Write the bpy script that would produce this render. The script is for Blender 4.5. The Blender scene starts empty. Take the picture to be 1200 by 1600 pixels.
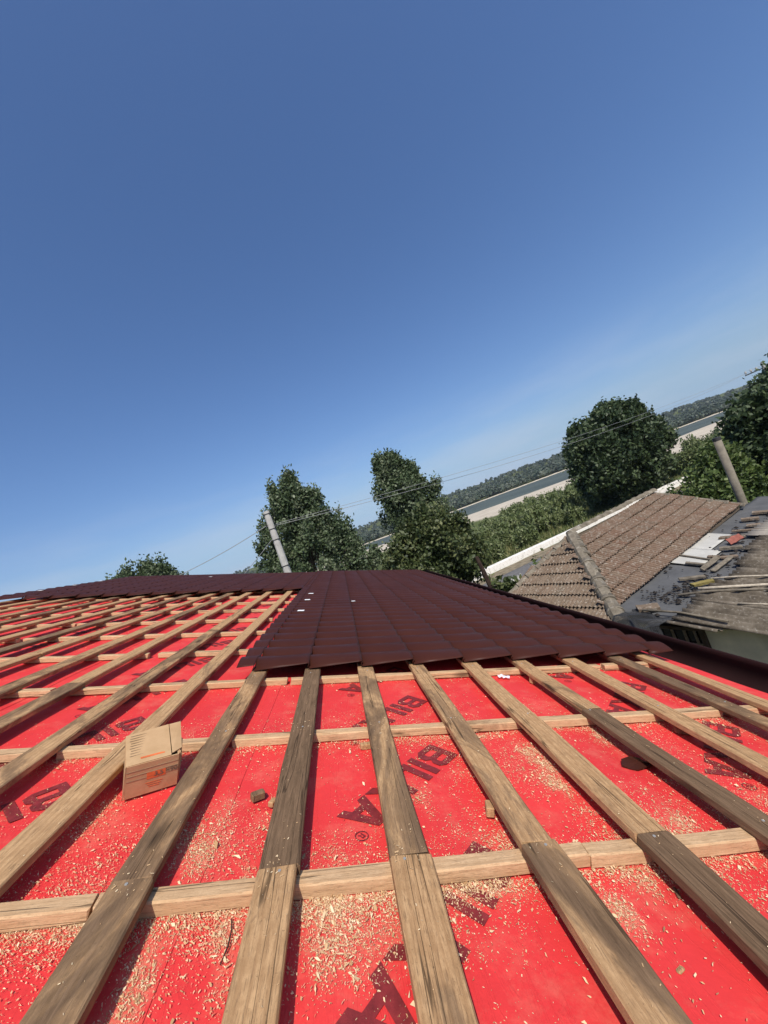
import bpy, math, random
import numpy as np
from mathutils import Matrix, Vector

random.seed(7); RNG = np.random.default_rng(11)
SC = bpy.context.scene
COL = SC.collection
rad = math.radians

# ------------------------------------------------------------------ camera, sky, sun, exposure
CAMZ = 5.7
cr = Vector((0.93007955, -0.11413239, -0.34917878))
cu = Vector((0.340843, -0.08645901, 0.93613615))
cf = Vector((0.13703311, 0.98969624, 0.04151253))
cam = bpy.data.cameras.new('camera')
cam.sensor_fit = 'VERTICAL'; cam.sensor_height = 24.0; cam.lens = 24.0 * 605 / 1600
cam.clip_start = 0.02; cam.clip_end = 6000
camo = bpy.data.objects.new('camera', cam); COL.objects.link(camo)
camo.matrix_world = Matrix(((cr.x, cu.x, -cf.x, 0), (cr.y, cu.y, -cf.y, 0), (cr.z, cu.z, -cf.z, CAMZ), (0, 0, 0, 1)))
SC.camera = camo

SUN_EL, SUN_AZ = 53.0, 177.5            # azimuth clockwise from +Y (the way the camera looks)
w = bpy.data.worlds.new('World'); SC.world = w; w.use_nodes = True
wn = w.node_tree.nodes; wl = w.node_tree.links
bg = wn['Background']; sky = wn.new('ShaderNodeTexSky'); sky.sky_type = 'NISHITA'; sky.sun_disc = False
sky.sun_elevation = rad(SUN_EL); sky.sun_rotation = rad(SUN_AZ)
sky.altitude = 100; sky.air_density = 1.15; sky.dust_density = 1.8; sky.ozone_density = 5.0
tcw = wn.new('ShaderNodeTexCoord'); sxyz = wn.new('ShaderNodeSeparateXYZ'); cxyz = wn.new('ShaderNodeCombineXYZ'); mxz = wn.new('ShaderNodeMath'); mxz.operation = 'SMOOTH_MAX'
mxz.inputs[1].default_value = .10; mxz.inputs[2].default_value = .08          # summer haze: the lowest degrees stay as pale as the sky just above
wl.new(tcw.outputs['Generated'], sxyz.inputs[0]); wl.new(sxyz.outputs[0], cxyz.inputs[0]); wl.new(sxyz.outputs[1], cxyz.inputs[1])
wl.new(sxyz.outputs[2], mxz.inputs[0]); wl.new(mxz.outputs[0], cxyz.inputs[2]); wl.new(cxyz.outputs[0], sky.inputs['Vector'])
hsv = wn.new('ShaderNodeHueSaturation'); hsv.inputs['Saturation'].default_value = 1.12; wl.new(sky.outputs[0], hsv.inputs['Color'])
tint = wn.new('ShaderNodeMix'); tint.data_type = 'RGBA'; tint.blend_type = 'MULTIPLY'; tint.inputs[0].default_value = 1.0; tint.inputs[7].default_value = (1.01, .965, 1.05, 1)
wl.new(hsv.outputs[0], tint.inputs[6]); bg.inputs[1].default_value = 0.13
# thin high-summer veil of cloud low all round the horizon
mpw = wn.new('ShaderNodeMapping'); mpw.inputs['Scale'].default_value = (2.2, 2.2, 11); wl.new(tcw.outputs['Generated'], mpw.inputs['Vector'])
cn = wn.new('ShaderNodeTexNoise'); cn.inputs['Scale'].default_value = 1.6; cn.inputs['Detail'].default_value = 6; cn.inputs['Roughness'].default_value = .55; wl.new(mpw.outputs[0], cn.inputs['Vector'])
cr_ = wn.new('ShaderNodeValToRGB'); cr_.color_ramp.elements[0].position = .42; cr_.color_ramp.elements[1].position = .72; wl.new(cn.outputs['Fac'], cr_.inputs[0])
er = wn.new('ShaderNodeValToRGB'); er.color_ramp.elements[0].position = .0; er.color_ramp.elements[0].color = (1, 1, 1, 1); er.color_ramp.elements[1].position = .26; er.color_ramp.elements[1].color = (0, 0, 0, 1); wl.new(sxyz.outputs[2], er.inputs[0])
cm = wn.new('ShaderNodeMath'); cm.operation = 'MULTIPLY'; wl.new(cr_.outputs[0], cm.inputs[0]); wl.new(er.outputs[0], cm.inputs[1])
cm2 = wn.new('ShaderNodeMath'); cm2.operation = 'MULTIPLY'; cm2.inputs[1].default_value = .55; wl.new(cm.outputs[0], cm2.inputs[0])
cmx = wn.new('ShaderNodeMix'); cmx.data_type = 'RGBA'; cmx.inputs[7].default_value = (4.4, 4.9, 5.8, 1); wl.new(cm2.outputs[0], cmx.inputs[0]); wl.new(tint.outputs[2], cmx.inputs[6]); wl.new(cmx.outputs[2], bg.inputs[0])
sl = bpy.data.lights.new('sun', 'SUN'); sl.energy = 4.7; sl.angle = rad(0.53); sl.color = (1.0, 0.955, 0.88)
so = bpy.data.objects.new('sun', sl); COL.objects.link(so)
d2s = Vector((math.sin(rad(SUN_AZ)) * math.cos(rad(SUN_EL)), math.cos(rad(SUN_AZ)) * math.cos(rad(SUN_EL)), math.sin(rad(SUN_EL))))
so.rotation_euler = d2s.to_track_quat('Z', 'Y').to_euler(); so.location = (0, -20, 60)
SC.view_settings.view_transform = 'Standard'; SC.view_settings.look = 'None'
SC.view_settings.exposure = 0.0; SC.view_settings.gamma = 1.0; SC.view_settings.use_curve_mapping = False

# ------------------------------------------------------------------ helpers
WM = {}
def link(o, parent=None, mw=None):
    COL.objects.link(o)
    mw = mw if mw is not None else Matrix.Identity(4)
    WM[o] = mw
    if parent is not None:
        o.parent = parent
        o.matrix_parent_inverse = Matrix.Identity(4)
        o.matrix_basis = WM[parent].inverted() @ mw
    else:
        o.matrix_basis = mw
    return o
def tag(o, label=None, cat=None, group=None, kind=None):
    if label: o['label'] = label
    if cat: o['category'] = cat
    if group: o['group'] = group
    if kind: o['kind'] = kind
    return o
def empty(name, mw):
    o = bpy.data.objects.new(name, None); o.empty_display_size = 0.2
    return link(o, None, mw)
def meshdata(name, V, F, mat=None, smooth=False):
    m = bpy.data.meshes.new(name)
    V = np.asarray(V, dtype=np.float32)
    if isinstance(F, np.ndarray):
        k = F.shape[1]; n = F.shape[0]
        m.vertices.add(len(V)); m.vertices.foreach_set('co', V.ravel())
        m.loops.add(n * k); m.loops.foreach_set('vertex_index', F.astype(np.int32).ravel())
        m.polygons.add(n); m.polygons.foreach_set('loop_start', np.arange(0, n * k, k, dtype=np.int32))
        m.polygons.foreach_set('loop_total', np.full(n, k, dtype=np.int32))
        m.update(calc_edges=True)
    else:
        m.from_pydata(V.tolist(), [], F); m.update()
    if smooth: m.polygons.foreach_set('use_smooth', [True] * len(m.polygons))
    for x in (mat if isinstance(mat, (list, tuple)) else [mat]):
        if x: m.materials.append(x)
    return m
def obj(name, m, parent=None, mw=None):
    return link(bpy.data.objects.new(name, m), parent, mw)
def mk(name, V, F, mat, parent=None, mw=None, smooth=False):
    return obj(name, meshdata(name, V, F, mat, smooth), parent, mw)
T = Matrix.Translation
class MB:
    def __init__(s): s.V = []; s.F = []
    def add(s, V, F):
        b = len(s.V); s.V += [tuple(v) for v in V]; s.F += [tuple(i + b for i in f) for f in F]; return s
    def box(s, c, d, M=None):
        x, y, z = [q / 2 for q in d]
        P = [Vector((c[0] + i * x, c[1] + j * y, c[2] + k * z)) for k in (-1, 1) for j in (-1, 1) for i in (-1, 1)]
        if M is not None: P = [M @ q for q in P]
        return s.add(P, [(0, 2, 3, 1), (4, 5, 7, 6), (0, 1, 5, 4), (2, 6, 7, 3), (0, 4, 6, 2), (1, 3, 7, 5)])
    def bbox(s, c, d, b=0.004, M=None):     # box with chamfered edges
        hx, hy, hz = [q / 2 for q in d]; P = []; F = []
        def ring(ax, ay, z): return [(ax - b if 0 else 0, 0, 0)]
        levels = [(-hz, b), (-hz + b, 0), (hz - b, 0), (hz, b)]
        for z, ins in levels:
            X = hx - ins; Y = hy - ins; cb = b
            P += [(-X + cb, -Y, z), (X - cb, -Y, z), (X, -Y + cb, z), (X, Y - cb, z), (X - cb, Y, z), (-X + cb, Y, z), (-X, Y - cb, z), (-X, -Y + cb, z)]
        for l in range(3):
            for i in range(8): F.append((l * 8 + i, l * 8 + (i + 1) % 8, l * 8 + 8 + (i + 1) % 8, l * 8 + 8 + i))
        F.append(tuple(range(7, -1, -1))); F.append(tuple(range(24, 32)))
        Q = [Vector((p[0] + c[0], p[1] + c[1], p[2] + c[2])) for p in P]
        if M is not None: Q = [M @ q for q in Q]
        return s.add(Q, F)
    def tube(s, pts, rs, n=8, cap=True):
        pts = [Vector(p) for p in pts]; b = len(s.V)
        for i, p in enumerate(pts):
            t = (pts[min(i + 1, len(pts) - 1)] - pts[max(i - 1, 0)]).normalized()
            a = t.orthogonal().normalized() if i == 0 else (a0 - t * a0.dot(t)).normalized()
            a0 = a; c = t.cross(a)
            for k in range(n):
                th = 2 * math.pi * k / n
                s.V.append(tuple(p + (a * math.cos(th) + c * math.sin(th)) * rs[i]))
        for i in range(len(pts) - 1):
            for k in range(n):
                s.F.append((b + i * n + k, b + i * n + (k + 1) % n, b + (i + 1) * n + (k + 1) % n, b + (i + 1) * n + k))
        if cap:
            s.F.append(tuple(b + k for k in range(n - 1, -1, -1))); e = b + (len(pts) - 1) * n
            s.F.append(tuple(e + k for k in range(n)))
        return s
    def build(s, name, mat, parent=None, mw=None, smooth=False):
        return mk(name, s.V, s.F, mat, parent, mw, smooth)
def vnoise(x, y, seed=0):
    x = np.asarray(x, float); y = np.asarray(y, float)
    xi = np.floor(x).astype(int); yi = np.floor(y).astype(int); xf = x - xi; yf = y - yi
    def h(a, b):
        n = (a * 374761393 + b * 668265263 + seed * 974711) & 0x7fffffff
        n = ((n ^ (n >> 13)) * 1274126177) & 0x7fffffff
        return ((n ^ (n >> 16)) & 0xffff) / 65535.0
    sx = xf * xf * (3 - 2 * xf); sy = yf * yf * (3 - 2 * yf)
    return (h(xi, yi) * (1 - sx) + h(xi + 1, yi) * sx) * (1 - sy) + (h(xi, yi + 1) * (1 - sx) + h(xi + 1, yi + 1) * sx) * sy
def fbm(x, y, seed=0, o=4):
    r = 0; a = .5
    for i in range(o): r = r + a * vnoise(np.asarray(x) * 2 ** i, np.asarray(y) * 2 ** i, seed + i * 17); a *= .5
    return r / (1 - .5 ** o)

# ------------------------------------------------------------------ materials
class NT:
    def __init__(s, name, rough=0.7, spec=0.3):
        s.m = bpy.data.materials.new(name); s.m.use_nodes = True; s.t = s.m.node_tree
        s.b = s.t.nodes['Principled BSDF']; s.out = s.t.nodes['Material Output']
        s.b.inputs['Roughness'].default_value = rough; s.b.inputs['Specular IOR Level'].default_value = spec
    def n(s, typ, **kw):
        q = s.t.nodes.new(typ)
        for k, v in kw.items(): setattr(q, k, v)
        return q
    def l(s, a, b): s.t.links.new(a, b)
    def coord(s, scale=(1, 1, 1), rnd=True, kind='Object'):
        tc = s.n('ShaderNodeTexCoord'); mp = s.n('ShaderNodeMapping'); mp.inputs['Scale'].default_value = scale
        if rnd:
            oi = s.n('ShaderNodeObjectInfo'); ml = s.n('ShaderNodeMath', operation='MULTIPLY'); ml.inputs[1].default_value = 37.0
            s.l(oi.outputs['Random'], ml.inputs[0])
            ad = s.n('ShaderNodeVectorMath', operation='ADD'); s.l(tc.outputs[kind], ad.inputs[0]); s.l(ml.outputs[0], ad.inputs[1])
            s.l(ad.outputs[0], mp.inputs['Vector'])
        else: s.l(tc.outputs[kind], mp.inputs['Vector'])
        return mp.outputs[0]
    def noise(s, vec, scale=5, detail=5, rough=.6, dist=0):
        q = s.n('ShaderNodeTexNoise'); q.inputs['Scale'].default_value = scale; q.inputs['Detail'].default_value = detail
        q.inputs['Roughness'].default_value = rough; q.inputs['Distortion'].default_value = dist
        s.l(vec, q.inputs['Vector']); return q.outputs['Fac']
    def ramp(s, fac, stops):
        r = s.n('ShaderNodeValToRGB'); e = r.color_ramp.elements
        while len(e) < len(stops): e.new(0.5)
        for i, (p, c) in enumerate(stops):
            e[i].position = p; e[i].color = (c[0], c[1], c[2], 1) if hasattr(c, '__len__') else (c, c, c, 1)
        s.l(fac, r.inputs[0]); return r.outputs[0]
    def mix(s, fac, a, b, mode='MIX'):
        q = s.n('ShaderNodeMix', data_type='RGBA', blend_type=mode)
        for sock, val in ((q.inputs[0], fac), (q.inputs[6], a), (q.inputs[7], b)):
            if hasattr(val, 'is_linked'): s.l(val, sock)
            elif hasattr(val, '__len__'): sock.default_value = (val[0], val[1], val[2], 1)
            else: sock.default_value = val
        return q.outputs[2]
    def math(s, op, a, b=0.0, clamp=False):
        q = s.n('ShaderNodeMath', operation=op, use_clamp=clamp)
        for sock, val in ((q.inputs[0], a), (q.inputs[1], b)):
            if hasattr(val, 'is_linked'): s.l(val, sock)
            else: sock.default_value = val
        return q.outputs[0]
    def attr(s, name, typ='OBJECT'):
        q = s.n('ShaderNodeAttribute', attribute_name=name, attribute_type=typ); return q
    def col(s, c):
        if hasattr(c, 'is_linked'): s.l(c, s.b.inputs['Base Color'])
        else: s.b.inputs['Base Color'].default_value = (*c, 1)
        return s
    def bump(s, h, strength=.3, dist=.01):
        q = s.n('ShaderNodeBump'); q.inputs['Strength'].default_value = strength; q.inputs['Distance'].default_value = dist
        s.l(h, q.inputs['Height']); s.l(q.outputs[0], s.b.inputs['Normal']); return s
    def rough(s, r): s.l(r, s.b.inputs['Roughness']); return s
def plain(name, c, rough=.7, var=.25, scale=6, spec=.3, bump=.2, bd=.005):
    t = NT(name, rough, spec); v = t.coord()
    n = t.noise(v, scale, 6); lo = [x * (1 - var) for x in c]; hi = [min(1, x * (1 + var)) for x in c]
    t.col(t.ramp(n, [(.3, lo), (.7, hi)])); t.bump(t.noise(v, scale * 8, 4), bump, bd); return t.m

def wood_mat(name, light, mid, dark, length_axis=1):
    t = NT(name, .88, .10)
    sc = [1, 1, 1]; sc[length_axis] = .075
    v = t.coord(tuple(sc))
    sp = [1, 1, 1]; sp[length_axis] = .35; vp = t.coord(tuple(sp)); vi = t.coord((1, 1, 1))
    rnd = t.n('ShaderNodeObjectInfo').outputs['Random']
    wv = t.n('ShaderNodeTexWave', wave_type='BANDS', bands_direction='X' if length_axis == 1 else 'Y'); wv.inputs['Scale'].default_value = 16
    wv.inputs['Distortion'].default_value = 7; wv.inputs['Detail'].default_value = 4; wv.inputs['Detail Scale'].default_value = 1.2
    t.l(v, wv.inputs['Vector'])
    grain = t.noise(v, 95, 8, .72, .5); fine = t.noise(v, 330, 4, .7)
    mott = t.noise(vi, 26, 7, .7); spk = t.noise(vi, 120, 4, .75)
    base = t.ramp(grain, [(.25, mid), (.5, light), (.75, [min(1, q * 1.18) for q in light])])
    base = t.mix(t.math('MULTIPLY', t.ramp(wv.outputs['Fac'], [(.0, 1.), (.5, 0.)]), .5), base, mid)
    base = t.mix(t.math('MULTIPLY', t.ramp(fine, [(.34, 1.), (.48, 0.)]), .7), base, dark)
    base = t.mix(t.math('MULTIPLY', t.ramp(mott, [(.42, 0.), (.60, 1.)]), .5), base, mid)
    base = t.mix(t.math('MULTIPLY', rnd, .35), base, t.mix(.5, base, (.50, .33, .17)))
    a = t.attr('weather').outputs['Fac']
    pn = t.math('ADD', t.math('MULTIPLY', t.noise(vp, 5.0, 8, .66, 1.2), .8), t.math('MULTIPLY', grain, .2))
    th = t.math('ADD', pn, t.math('MULTIPLY', t.math('SUBTRACT', a, .5), .66))
    mask = t.ramp(th, [(.43, 0.), (.485, .62), (.58, 1.)])
    old = t.ramp(grain, [(.25, [q * .40 for q in dark]), (.5, dark), (.78, [q * 1.9 for q in dark])])
    c = t.mix(t.math('MULTIPLY', mask, .90), base, old)
    c = t.mix(t.math('MULTIPLY', t.ramp(t.math('ADD', t.math('MULTIPLY', mott, .5), t.math('MULTIPLY', grain, .5)), [(.30, 1.), (.44, 0.)]), .6), c, [q * .6 for q in dark])
    c = t.mix(t.math('MULTIPLY', t.ramp(spk, [(.62, 0.), (.72, 1.)]), .5), c, [q * .5 for q in dark])
    sk = [1, 1, 1]; sk[length_axis] = .28; vk = t.coord(tuple(sk))
    vo = t.n('ShaderNodeTexVoronoi'); vo.inputs['Scale'].default_value = 6.5; t.l(vk, vo.inputs['Vector'])
    kn = t.ramp(vo.outputs['Distance'], [(.06, 1.), (.09, .75), (.16, 0.)])
    c = t.mix(t.math('MULTIPLY', kn, .85), c, [q * .42 for q in dark])
    scr = [1, 1, 1]; scr[length_axis] = .03; ck = t.noise(t.coord(tuple(scr)), 24, 3, .5, .4)
    crack = t.ramp(t.math('ABSOLUTE', t.math('SUBTRACT', ck, .40)), [(.0, 1.), (.006, .8), (.012, 0.)])
    c = t.mix(t.math('MULTIPLY', crack, .75), c, [q * .25 for q in dark])
    t.col(c)
    t.bump(t.math('SUBTRACT', t.math('ADD', grain, t.math('MULTIPLY', fine, .6)), crack), .6, .003)
    return t.m
M_WOOD = wood_mat('sawn_softwood', (.50, .305, .150), (.31, .172, .078), (.125, .078, .046))
M_WOODX = wood_mat('sawn_softwood_cross', (.58, .385, .215), (.43, .26, .135), (.20, .115, .06), 0)

def membrane_mat():
    t = NT('red_membrane', .6, .25); v = t.coord(rnd=False)
    n = t.noise(v, 2.3, 5); f = t.noise(v, 260, 3, .7)
    c = t.ramp(n, [(.3, (.62, .034, .034)), (.7, (.71, .046, .042))])
    d = t.noise(v, 6.0, 9, .74); dust = t.ramp(d, [(.50, 0.), (.72, .42)])
    c = t.mix(dust, c, (.70, .22, .14))
    pw = t.attr('powder', 'GEOMETRY').outputs['Fac']
    pm = t.math('MULTIPLY', pw, t.ramp(t.noise(v, 55, 7, .75), [(.36, 0.), (.62, 1.)]), True)
    c = t.mix(t.math('MULTIPLY', pm, .8), c, (.66, .44, .25)); t.col(c)
    wr = t.noise(t.coord((9, 1.3, 1), False), 1.6, 5, .6, 1.4); rg_ = t.math('ABSOLUTE', t.math('SUBTRACT', wr, .5))
    fold = t.ramp(rg_, [(.0, 1.), (.035, 0.)])
    t.bump(t.math('ADD', t.math('ADD', t.math('MULTIPLY', f, .06), t.noise(v, 8, 4)), t.math('MULTIPLY', fold, .11)), .5, .010); return t.m
M_MEM = membrane_mat()
M_INK = plain('membrane_ink', (.20, .022, .022), .6, .3, 40)
M_INK2 = plain('membrane_print_line', (.36, .010, .02), .6, .3, 40)
def metal_mat():
    t = NT('brown_coated_steel', .55, .10); v = t.coord()
    n = t.noise(v, 1.5, 6); f = t.noise(v, 130, 3)
    c = t.ramp(n, [(.3, (.045, .0135, .0088)), (.7, (.056, .0175, .0115))])
    sv = t.coord((1.2, 9, 9)); st = t.ramp(t.noise(sv, 3, 6, .7), [(.66, 0.), (.80, .22)])
    c = t.mix(st, c, (.16, .12, .10)); t.col(c)
    t.rough(t.ramp(t.noise(v, 4, 5), [(.3, .38), (.7, .55)]))
    t.bump(f, .12, .002); return t.m
M_METAL = metal_mat()
M_GUTTER = plain('brown_gutter_steel', (.024, .010, .009), .6, .2, 3, .08, .05)
M_DUSTYW = plain('sawdust_chip', (.66, .47, .27), .9, .35, 60, .1)
M_WHITE = plain('white_paper', (.82, .82, .80), .6, .05, 10)
M_PLASTER = plain('cream_plaster', (.58, .49, .35), .9, .16, 3, .1, .3)

# ------------------------------------------------------------------ terrain and water
SHN = [(-900, 620), (-300, 440), (13, 285), (75, 222), (119, 200), (205, 202), (420, 240), (1500, 300)]
SHF = [(-900, 690), (-300, 560), (20, 474), (200, 440), (407, 392), (800, 330), (1500, 420)]
def lerp(pts, x): return np.interp(x, [p[0] for p in pts], [p[1] for p in pts])
RN = np.array((-.213, .977)); RDIR = np.array((.977, .213))
def gz(x, y):
    x = np.asarray(x, float); y = np.asarray(y, float)
    t = x * RN[0] + y * RN[1]
    near = lerp(SHN, x) - y + 12 * (fbm(x / 28, y / 60, 77) - .5); far = y - lerp(SHF, x)
    lev = np.interp(t, [-1e4, 25.2, 27, 40, 90, 1e4], [0, 0, -.35, -1.3, -2.6, -2.9])
    beach = -4.0 + np.clip(near, -60, 400) * .03
    z = np.where(near > 0, np.minimum(lev, np.where(near < 60, beach, lev)), -4 + np.clip(near, -40, 0) * .08)
    hill = (np.interp(far, [0, 8, 60, 260, 420, 650, 1400, 4000], [0, .9, 2.0, 10, 27, 36, 38, 30])
            * (1 + .5 * (fbm(x / 260, y / 260, 5) - .5)))
    return np.where(far > 0, -4 + hill, z)
xs = np.unique(np.concatenate([np.linspace(-60, 120, 121), np.linspace(-1500, 1800, 111), np.linspace(-300, 600, 121)]))
ys = np.unique(np.concatenate([np.linspace(-60, 140, 134), np.linspace(140, 620, 121), np.linspace(-200, 2600, 57)]))
gx, gy = np.meshgrid(xs, ys); Z = gz(gx, gy)
nearm = lerp(SHN, gx) - gy; farm = gy - lerp(SHF, gx); tt = gx * RN[0] + gy * RN[1]
sand = np.where((nearm > -40), np.clip((135 - nearm + 18 * (fbm(gx / 14, gy / 14, 3) - .5)) / 10, 0, 1), 0)
sand = np.maximum(sand, np.where((farm > -20) & (farm < 9), 1.0, 0))
Vg = np.stack([gx, gy, Z], -1).reshape(-1, 3); nx, ny = len(xs), len(ys)
ii = (np.arange(ny - 1)[:, None] * nx + np.arange(nx - 1)[None, :]).ravel()
Fg = np.stack([ii, ii + 1, ii + nx + 1, ii + nx], -1)
t = NT('ground_soil', .95, .1); v = t.coord(rnd=False)
sa = t.attr('sand', 'GEOMETRY').outputs['Fac']
gcol = t.ramp(t.noise(v, .35, 8, .7), [(.3, (.045, .065, .018)), (.5, (.085, .105, .032)), (.72, (.17, .145, .07))])
scol = t.ramp(t.noise(v, .12, 7, .6), [(.3, (.38, .325, .245)), (.7, (.56, .495, .385))])
t.col(t.mix(sa, gcol, scol)); t.bump(t.noise(v, 3, 6), .6, .2)
gm = meshdata('ground', Vg, Fg, t.m, True)
at = gm.attributes.new('sand', 'FLOAT', 'POINT'); at.data.foreach_set('value', sand.ravel().astype(np.float32))
tag(obj('ground', gm), kind='structure')
t = NT('river_water', .55, .05); v = t.coord((1, .35, 1), rnd=False)
t.col(t.ramp(t.noise(v, .02, 4), [(.35, (.060, .074, .062)), (.65, (.088, .104, .084))]))
t.bump(t.noise(v, 1.2, 5, .6), .9, .5)
mk('river', [(-1500, 150, -4), (1800, 150, -4), (1800, 900, -4), (-1500, 900, -4)], [(0, 1, 2, 3)], t.m)['kind'] = 'structure'

def rd(al, t_, z): return (RDIR[0] * al + RN[0] * t_, RDIR[1] * al + RN[1] * t_, z)
M_ASPH = plain('grey_asphalt', (.135, .130, .125), .92, .22, 3, .15)
mk('road', [rd(-80, 17.6, .006), rd(130, 17.6, .006), rd(130, 22.6, .006), rd(-80, 22.6, .006)], [(0, 1, 2, 3)], M_ASPH)['kind'] = 'structure'
M_DIRT = plain('dry_verge_soil', (.20, .165, .11), .95, .4, 2.5, .1, .5)
mk('road_verge', [rd(-80, 22.6, .010), rd(130, 22.6, .010), rd(130, 24.3, .010), rd(-80, 24.3, .010)], [(0, 1, 2, 3)], M_DIRT)['kind'] = 'structure'
# long white parapet between road and river bank: one block after another
t = NT('whitewashed_concrete', .9, .1); v = t.coord()
c = t.ramp(t.noise(v, 3, 8, .65), [(.30, (.52, .48, .40)), (.5, (.78, .75, .68))])
c = t.mix(t.ramp(t.noise(v, 14, 5, .7), [(.56, 0.), (.66, .7)]), c, (.30, .27, .21)); t.col(c); t.bump(t.noise(v, 20, 5), .4, .02)
M_WWALL = t.m
rootw = tag(empty('parapet_wall', Matrix(((RDIR[0], RN[0], 0, RN[0] * 24.4), (RDIR[1], RN[1], 0, RN[1] * 24.4), (0, 0, 1, 0), (0, 0, 0, 1)))),
            'long low whitewashed concrete wall running along the far side of the road', 'wall')
for i in range(26):
    L = 5.0; x0 = -30 + i * L
    MB().bbox((0, 0, 0), (L - .02, .5, .5), .02).build('wall_block', M_WWALL, rootw,
        WM[rootw] @ T((x0 + L / 2, .25 + random.uniform(-.02, .02), .22 + random.uniform(-.015, .015))))

# ------------------------------------------------------------------ own roof: frame
PN = Vector((0.34537225, 0, 0.93846577)); PU = Vector((0.93846577, 0, -0.34537225)); PV = Vector((0, 1, 0))
ORG = Vector((0, 0, CAMZ)) - PN * 0.88
RM = Matrix(((PU.x, PV.x, PN.x, ORG.x), (PU.y, PV.y, PN.y, ORG.y), (PU.z, PV.z, PN.z, ORG.z), (0, 0, 0, 1)))
def R(u, v, w=0): return RM @ Vector((u, v, w))
house = tag(empty('house', T((-2, 4, 0))), 'house under roofing work: red membrane, wooden battens and dark brown metal tiles', 'house')
RIDGE = -5.32
def undul(u, v):
    u = np.asarray(u, float); v = np.asarray(v, float)
    return (.0045) * (np.sin(u * 9 + 1.3 * np.sin(v * 2.1)) * .5 + np.sin(v * 8.1 + u * 2.2) * .5) + .004 * (fbm(u * 3.1 + 40, v * 1.3 + 9, 2, 3) - .5)
BLOBS = [(-0.351, 0.954, 0.10, 0.10, 0.80), (-0.284, 1.016, 0.07, 0.06, 0.90), (-0.383, 0.887, 0.08, 0.08, 0.60), (-0.296, 0.876, 0.06, 0.08, 0.60), (-0.251, 0.887, 0.05, 0.06, 0.50), (-0.553, 1.064, 0.12, 0.03, 0.70), (-0.721, 1.069, 0.14, 0.03, 0.70), (-0.320, 1.060, 0.12, 0.03, 1.00), (0.003, 1.037, 0.10, 0.05, 1.00), (-0.039, 0.943, 0.06, 0.06, 0.60), (0.107, 0.983, 0.05, 0.06, 0.60), (0.046, 0.960, 0.08, 0.06, 0.50), (0.314, 1.047, 0.10, 0.04, 1.00), (0.397, 1.043, 0.06, 0.04, 1.00), (-0.387, 1.211, 0.06, 0.10, 0.55), (-0.360, 1.357, 0.04, 0.10, 0.45), (-0.460, 1.315, 0.05, 0.08, 0.35), (-0.257, 1.173, 0.05, 0.04, 0.45), (0.021, 1.194, 0.06, 0.05, 0.45), (0.115, 1.218, 0.05, 0.06, 0.40), (0.508, 1.170, 0.05, 0.04, 0.40), (0.802, 1.625, 0.05, 0.08, 0.55), (0.801, 1.389, 0.06, 0.07, 0.75), (0.817, 1.301, 0.06, 0.06, 0.70), (0.832, 1.527, 0.05, 0.07, 0.60), (0.788, 1.014, 0.07, 0.04, 1.00), (0.688, 0.945, 0.06, 0.05, 0.60), (1.070, 1.193, 0.05, 0.05, 0.60), (1.109, 1.083, 0.12, 0.02, 0.90), (1.311, 1.638, 0.07, 0.06, 0.50), (1.202, 1.739, 0.06, 0.06, 0.55), (1.275, 1.407, 0.08, 0.06, 0.50), (0.678, 1.807, 0.10, 0.03, 0.60), (1.044, 1.842, 0.14, 0.03, 0.80), (0.494, 1.800, 0.08, 0.03, 0.45), (0.267, 1.403, 0.06, 0.08, 0.20), (0.403, 1.262, 0.05, 0.06, 0.30), (-0.807, 1.385, 0.06, 0.10, 0.30), (-0.773, 1.569, 0.05, 0.10, 0.30), (-0.867, 1.316, 0.06, 0.08, 0.30), (1.253, 1.215, 0.08, 0.05, 0.35), (-0.192, 1.187, 0.03, 0.06, 0.50), (0.043, 0.906, 0.06, 0.05, 0.30), (1.645, 1.517, 0.06, 0.05, 0.35), (-1.202, 3.918, 0.06, 0.15, 0.70), (-1.044, 3.774, 0.05, 0.12, 0.60), (-0.447, 3.810, 0.08, 0.20, 0.20)]
def d_blob(u, v):
    st = np.clip((fbm(u * 16 + 2 + 3 * fbm(v * 3, u * 3, 95), v * 5.5 + 8, 51) - .33) * 3.2, 0, 1.2)
    d = np.zeros_like(u)
    for bu, bv, ru, rv, am in BLOBS: d = np.maximum(d, am * np.exp(-((u - bu) / ru) ** 2 - ((v - bv) / (rv * 1.15)) ** 2))
    return d * st
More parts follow.
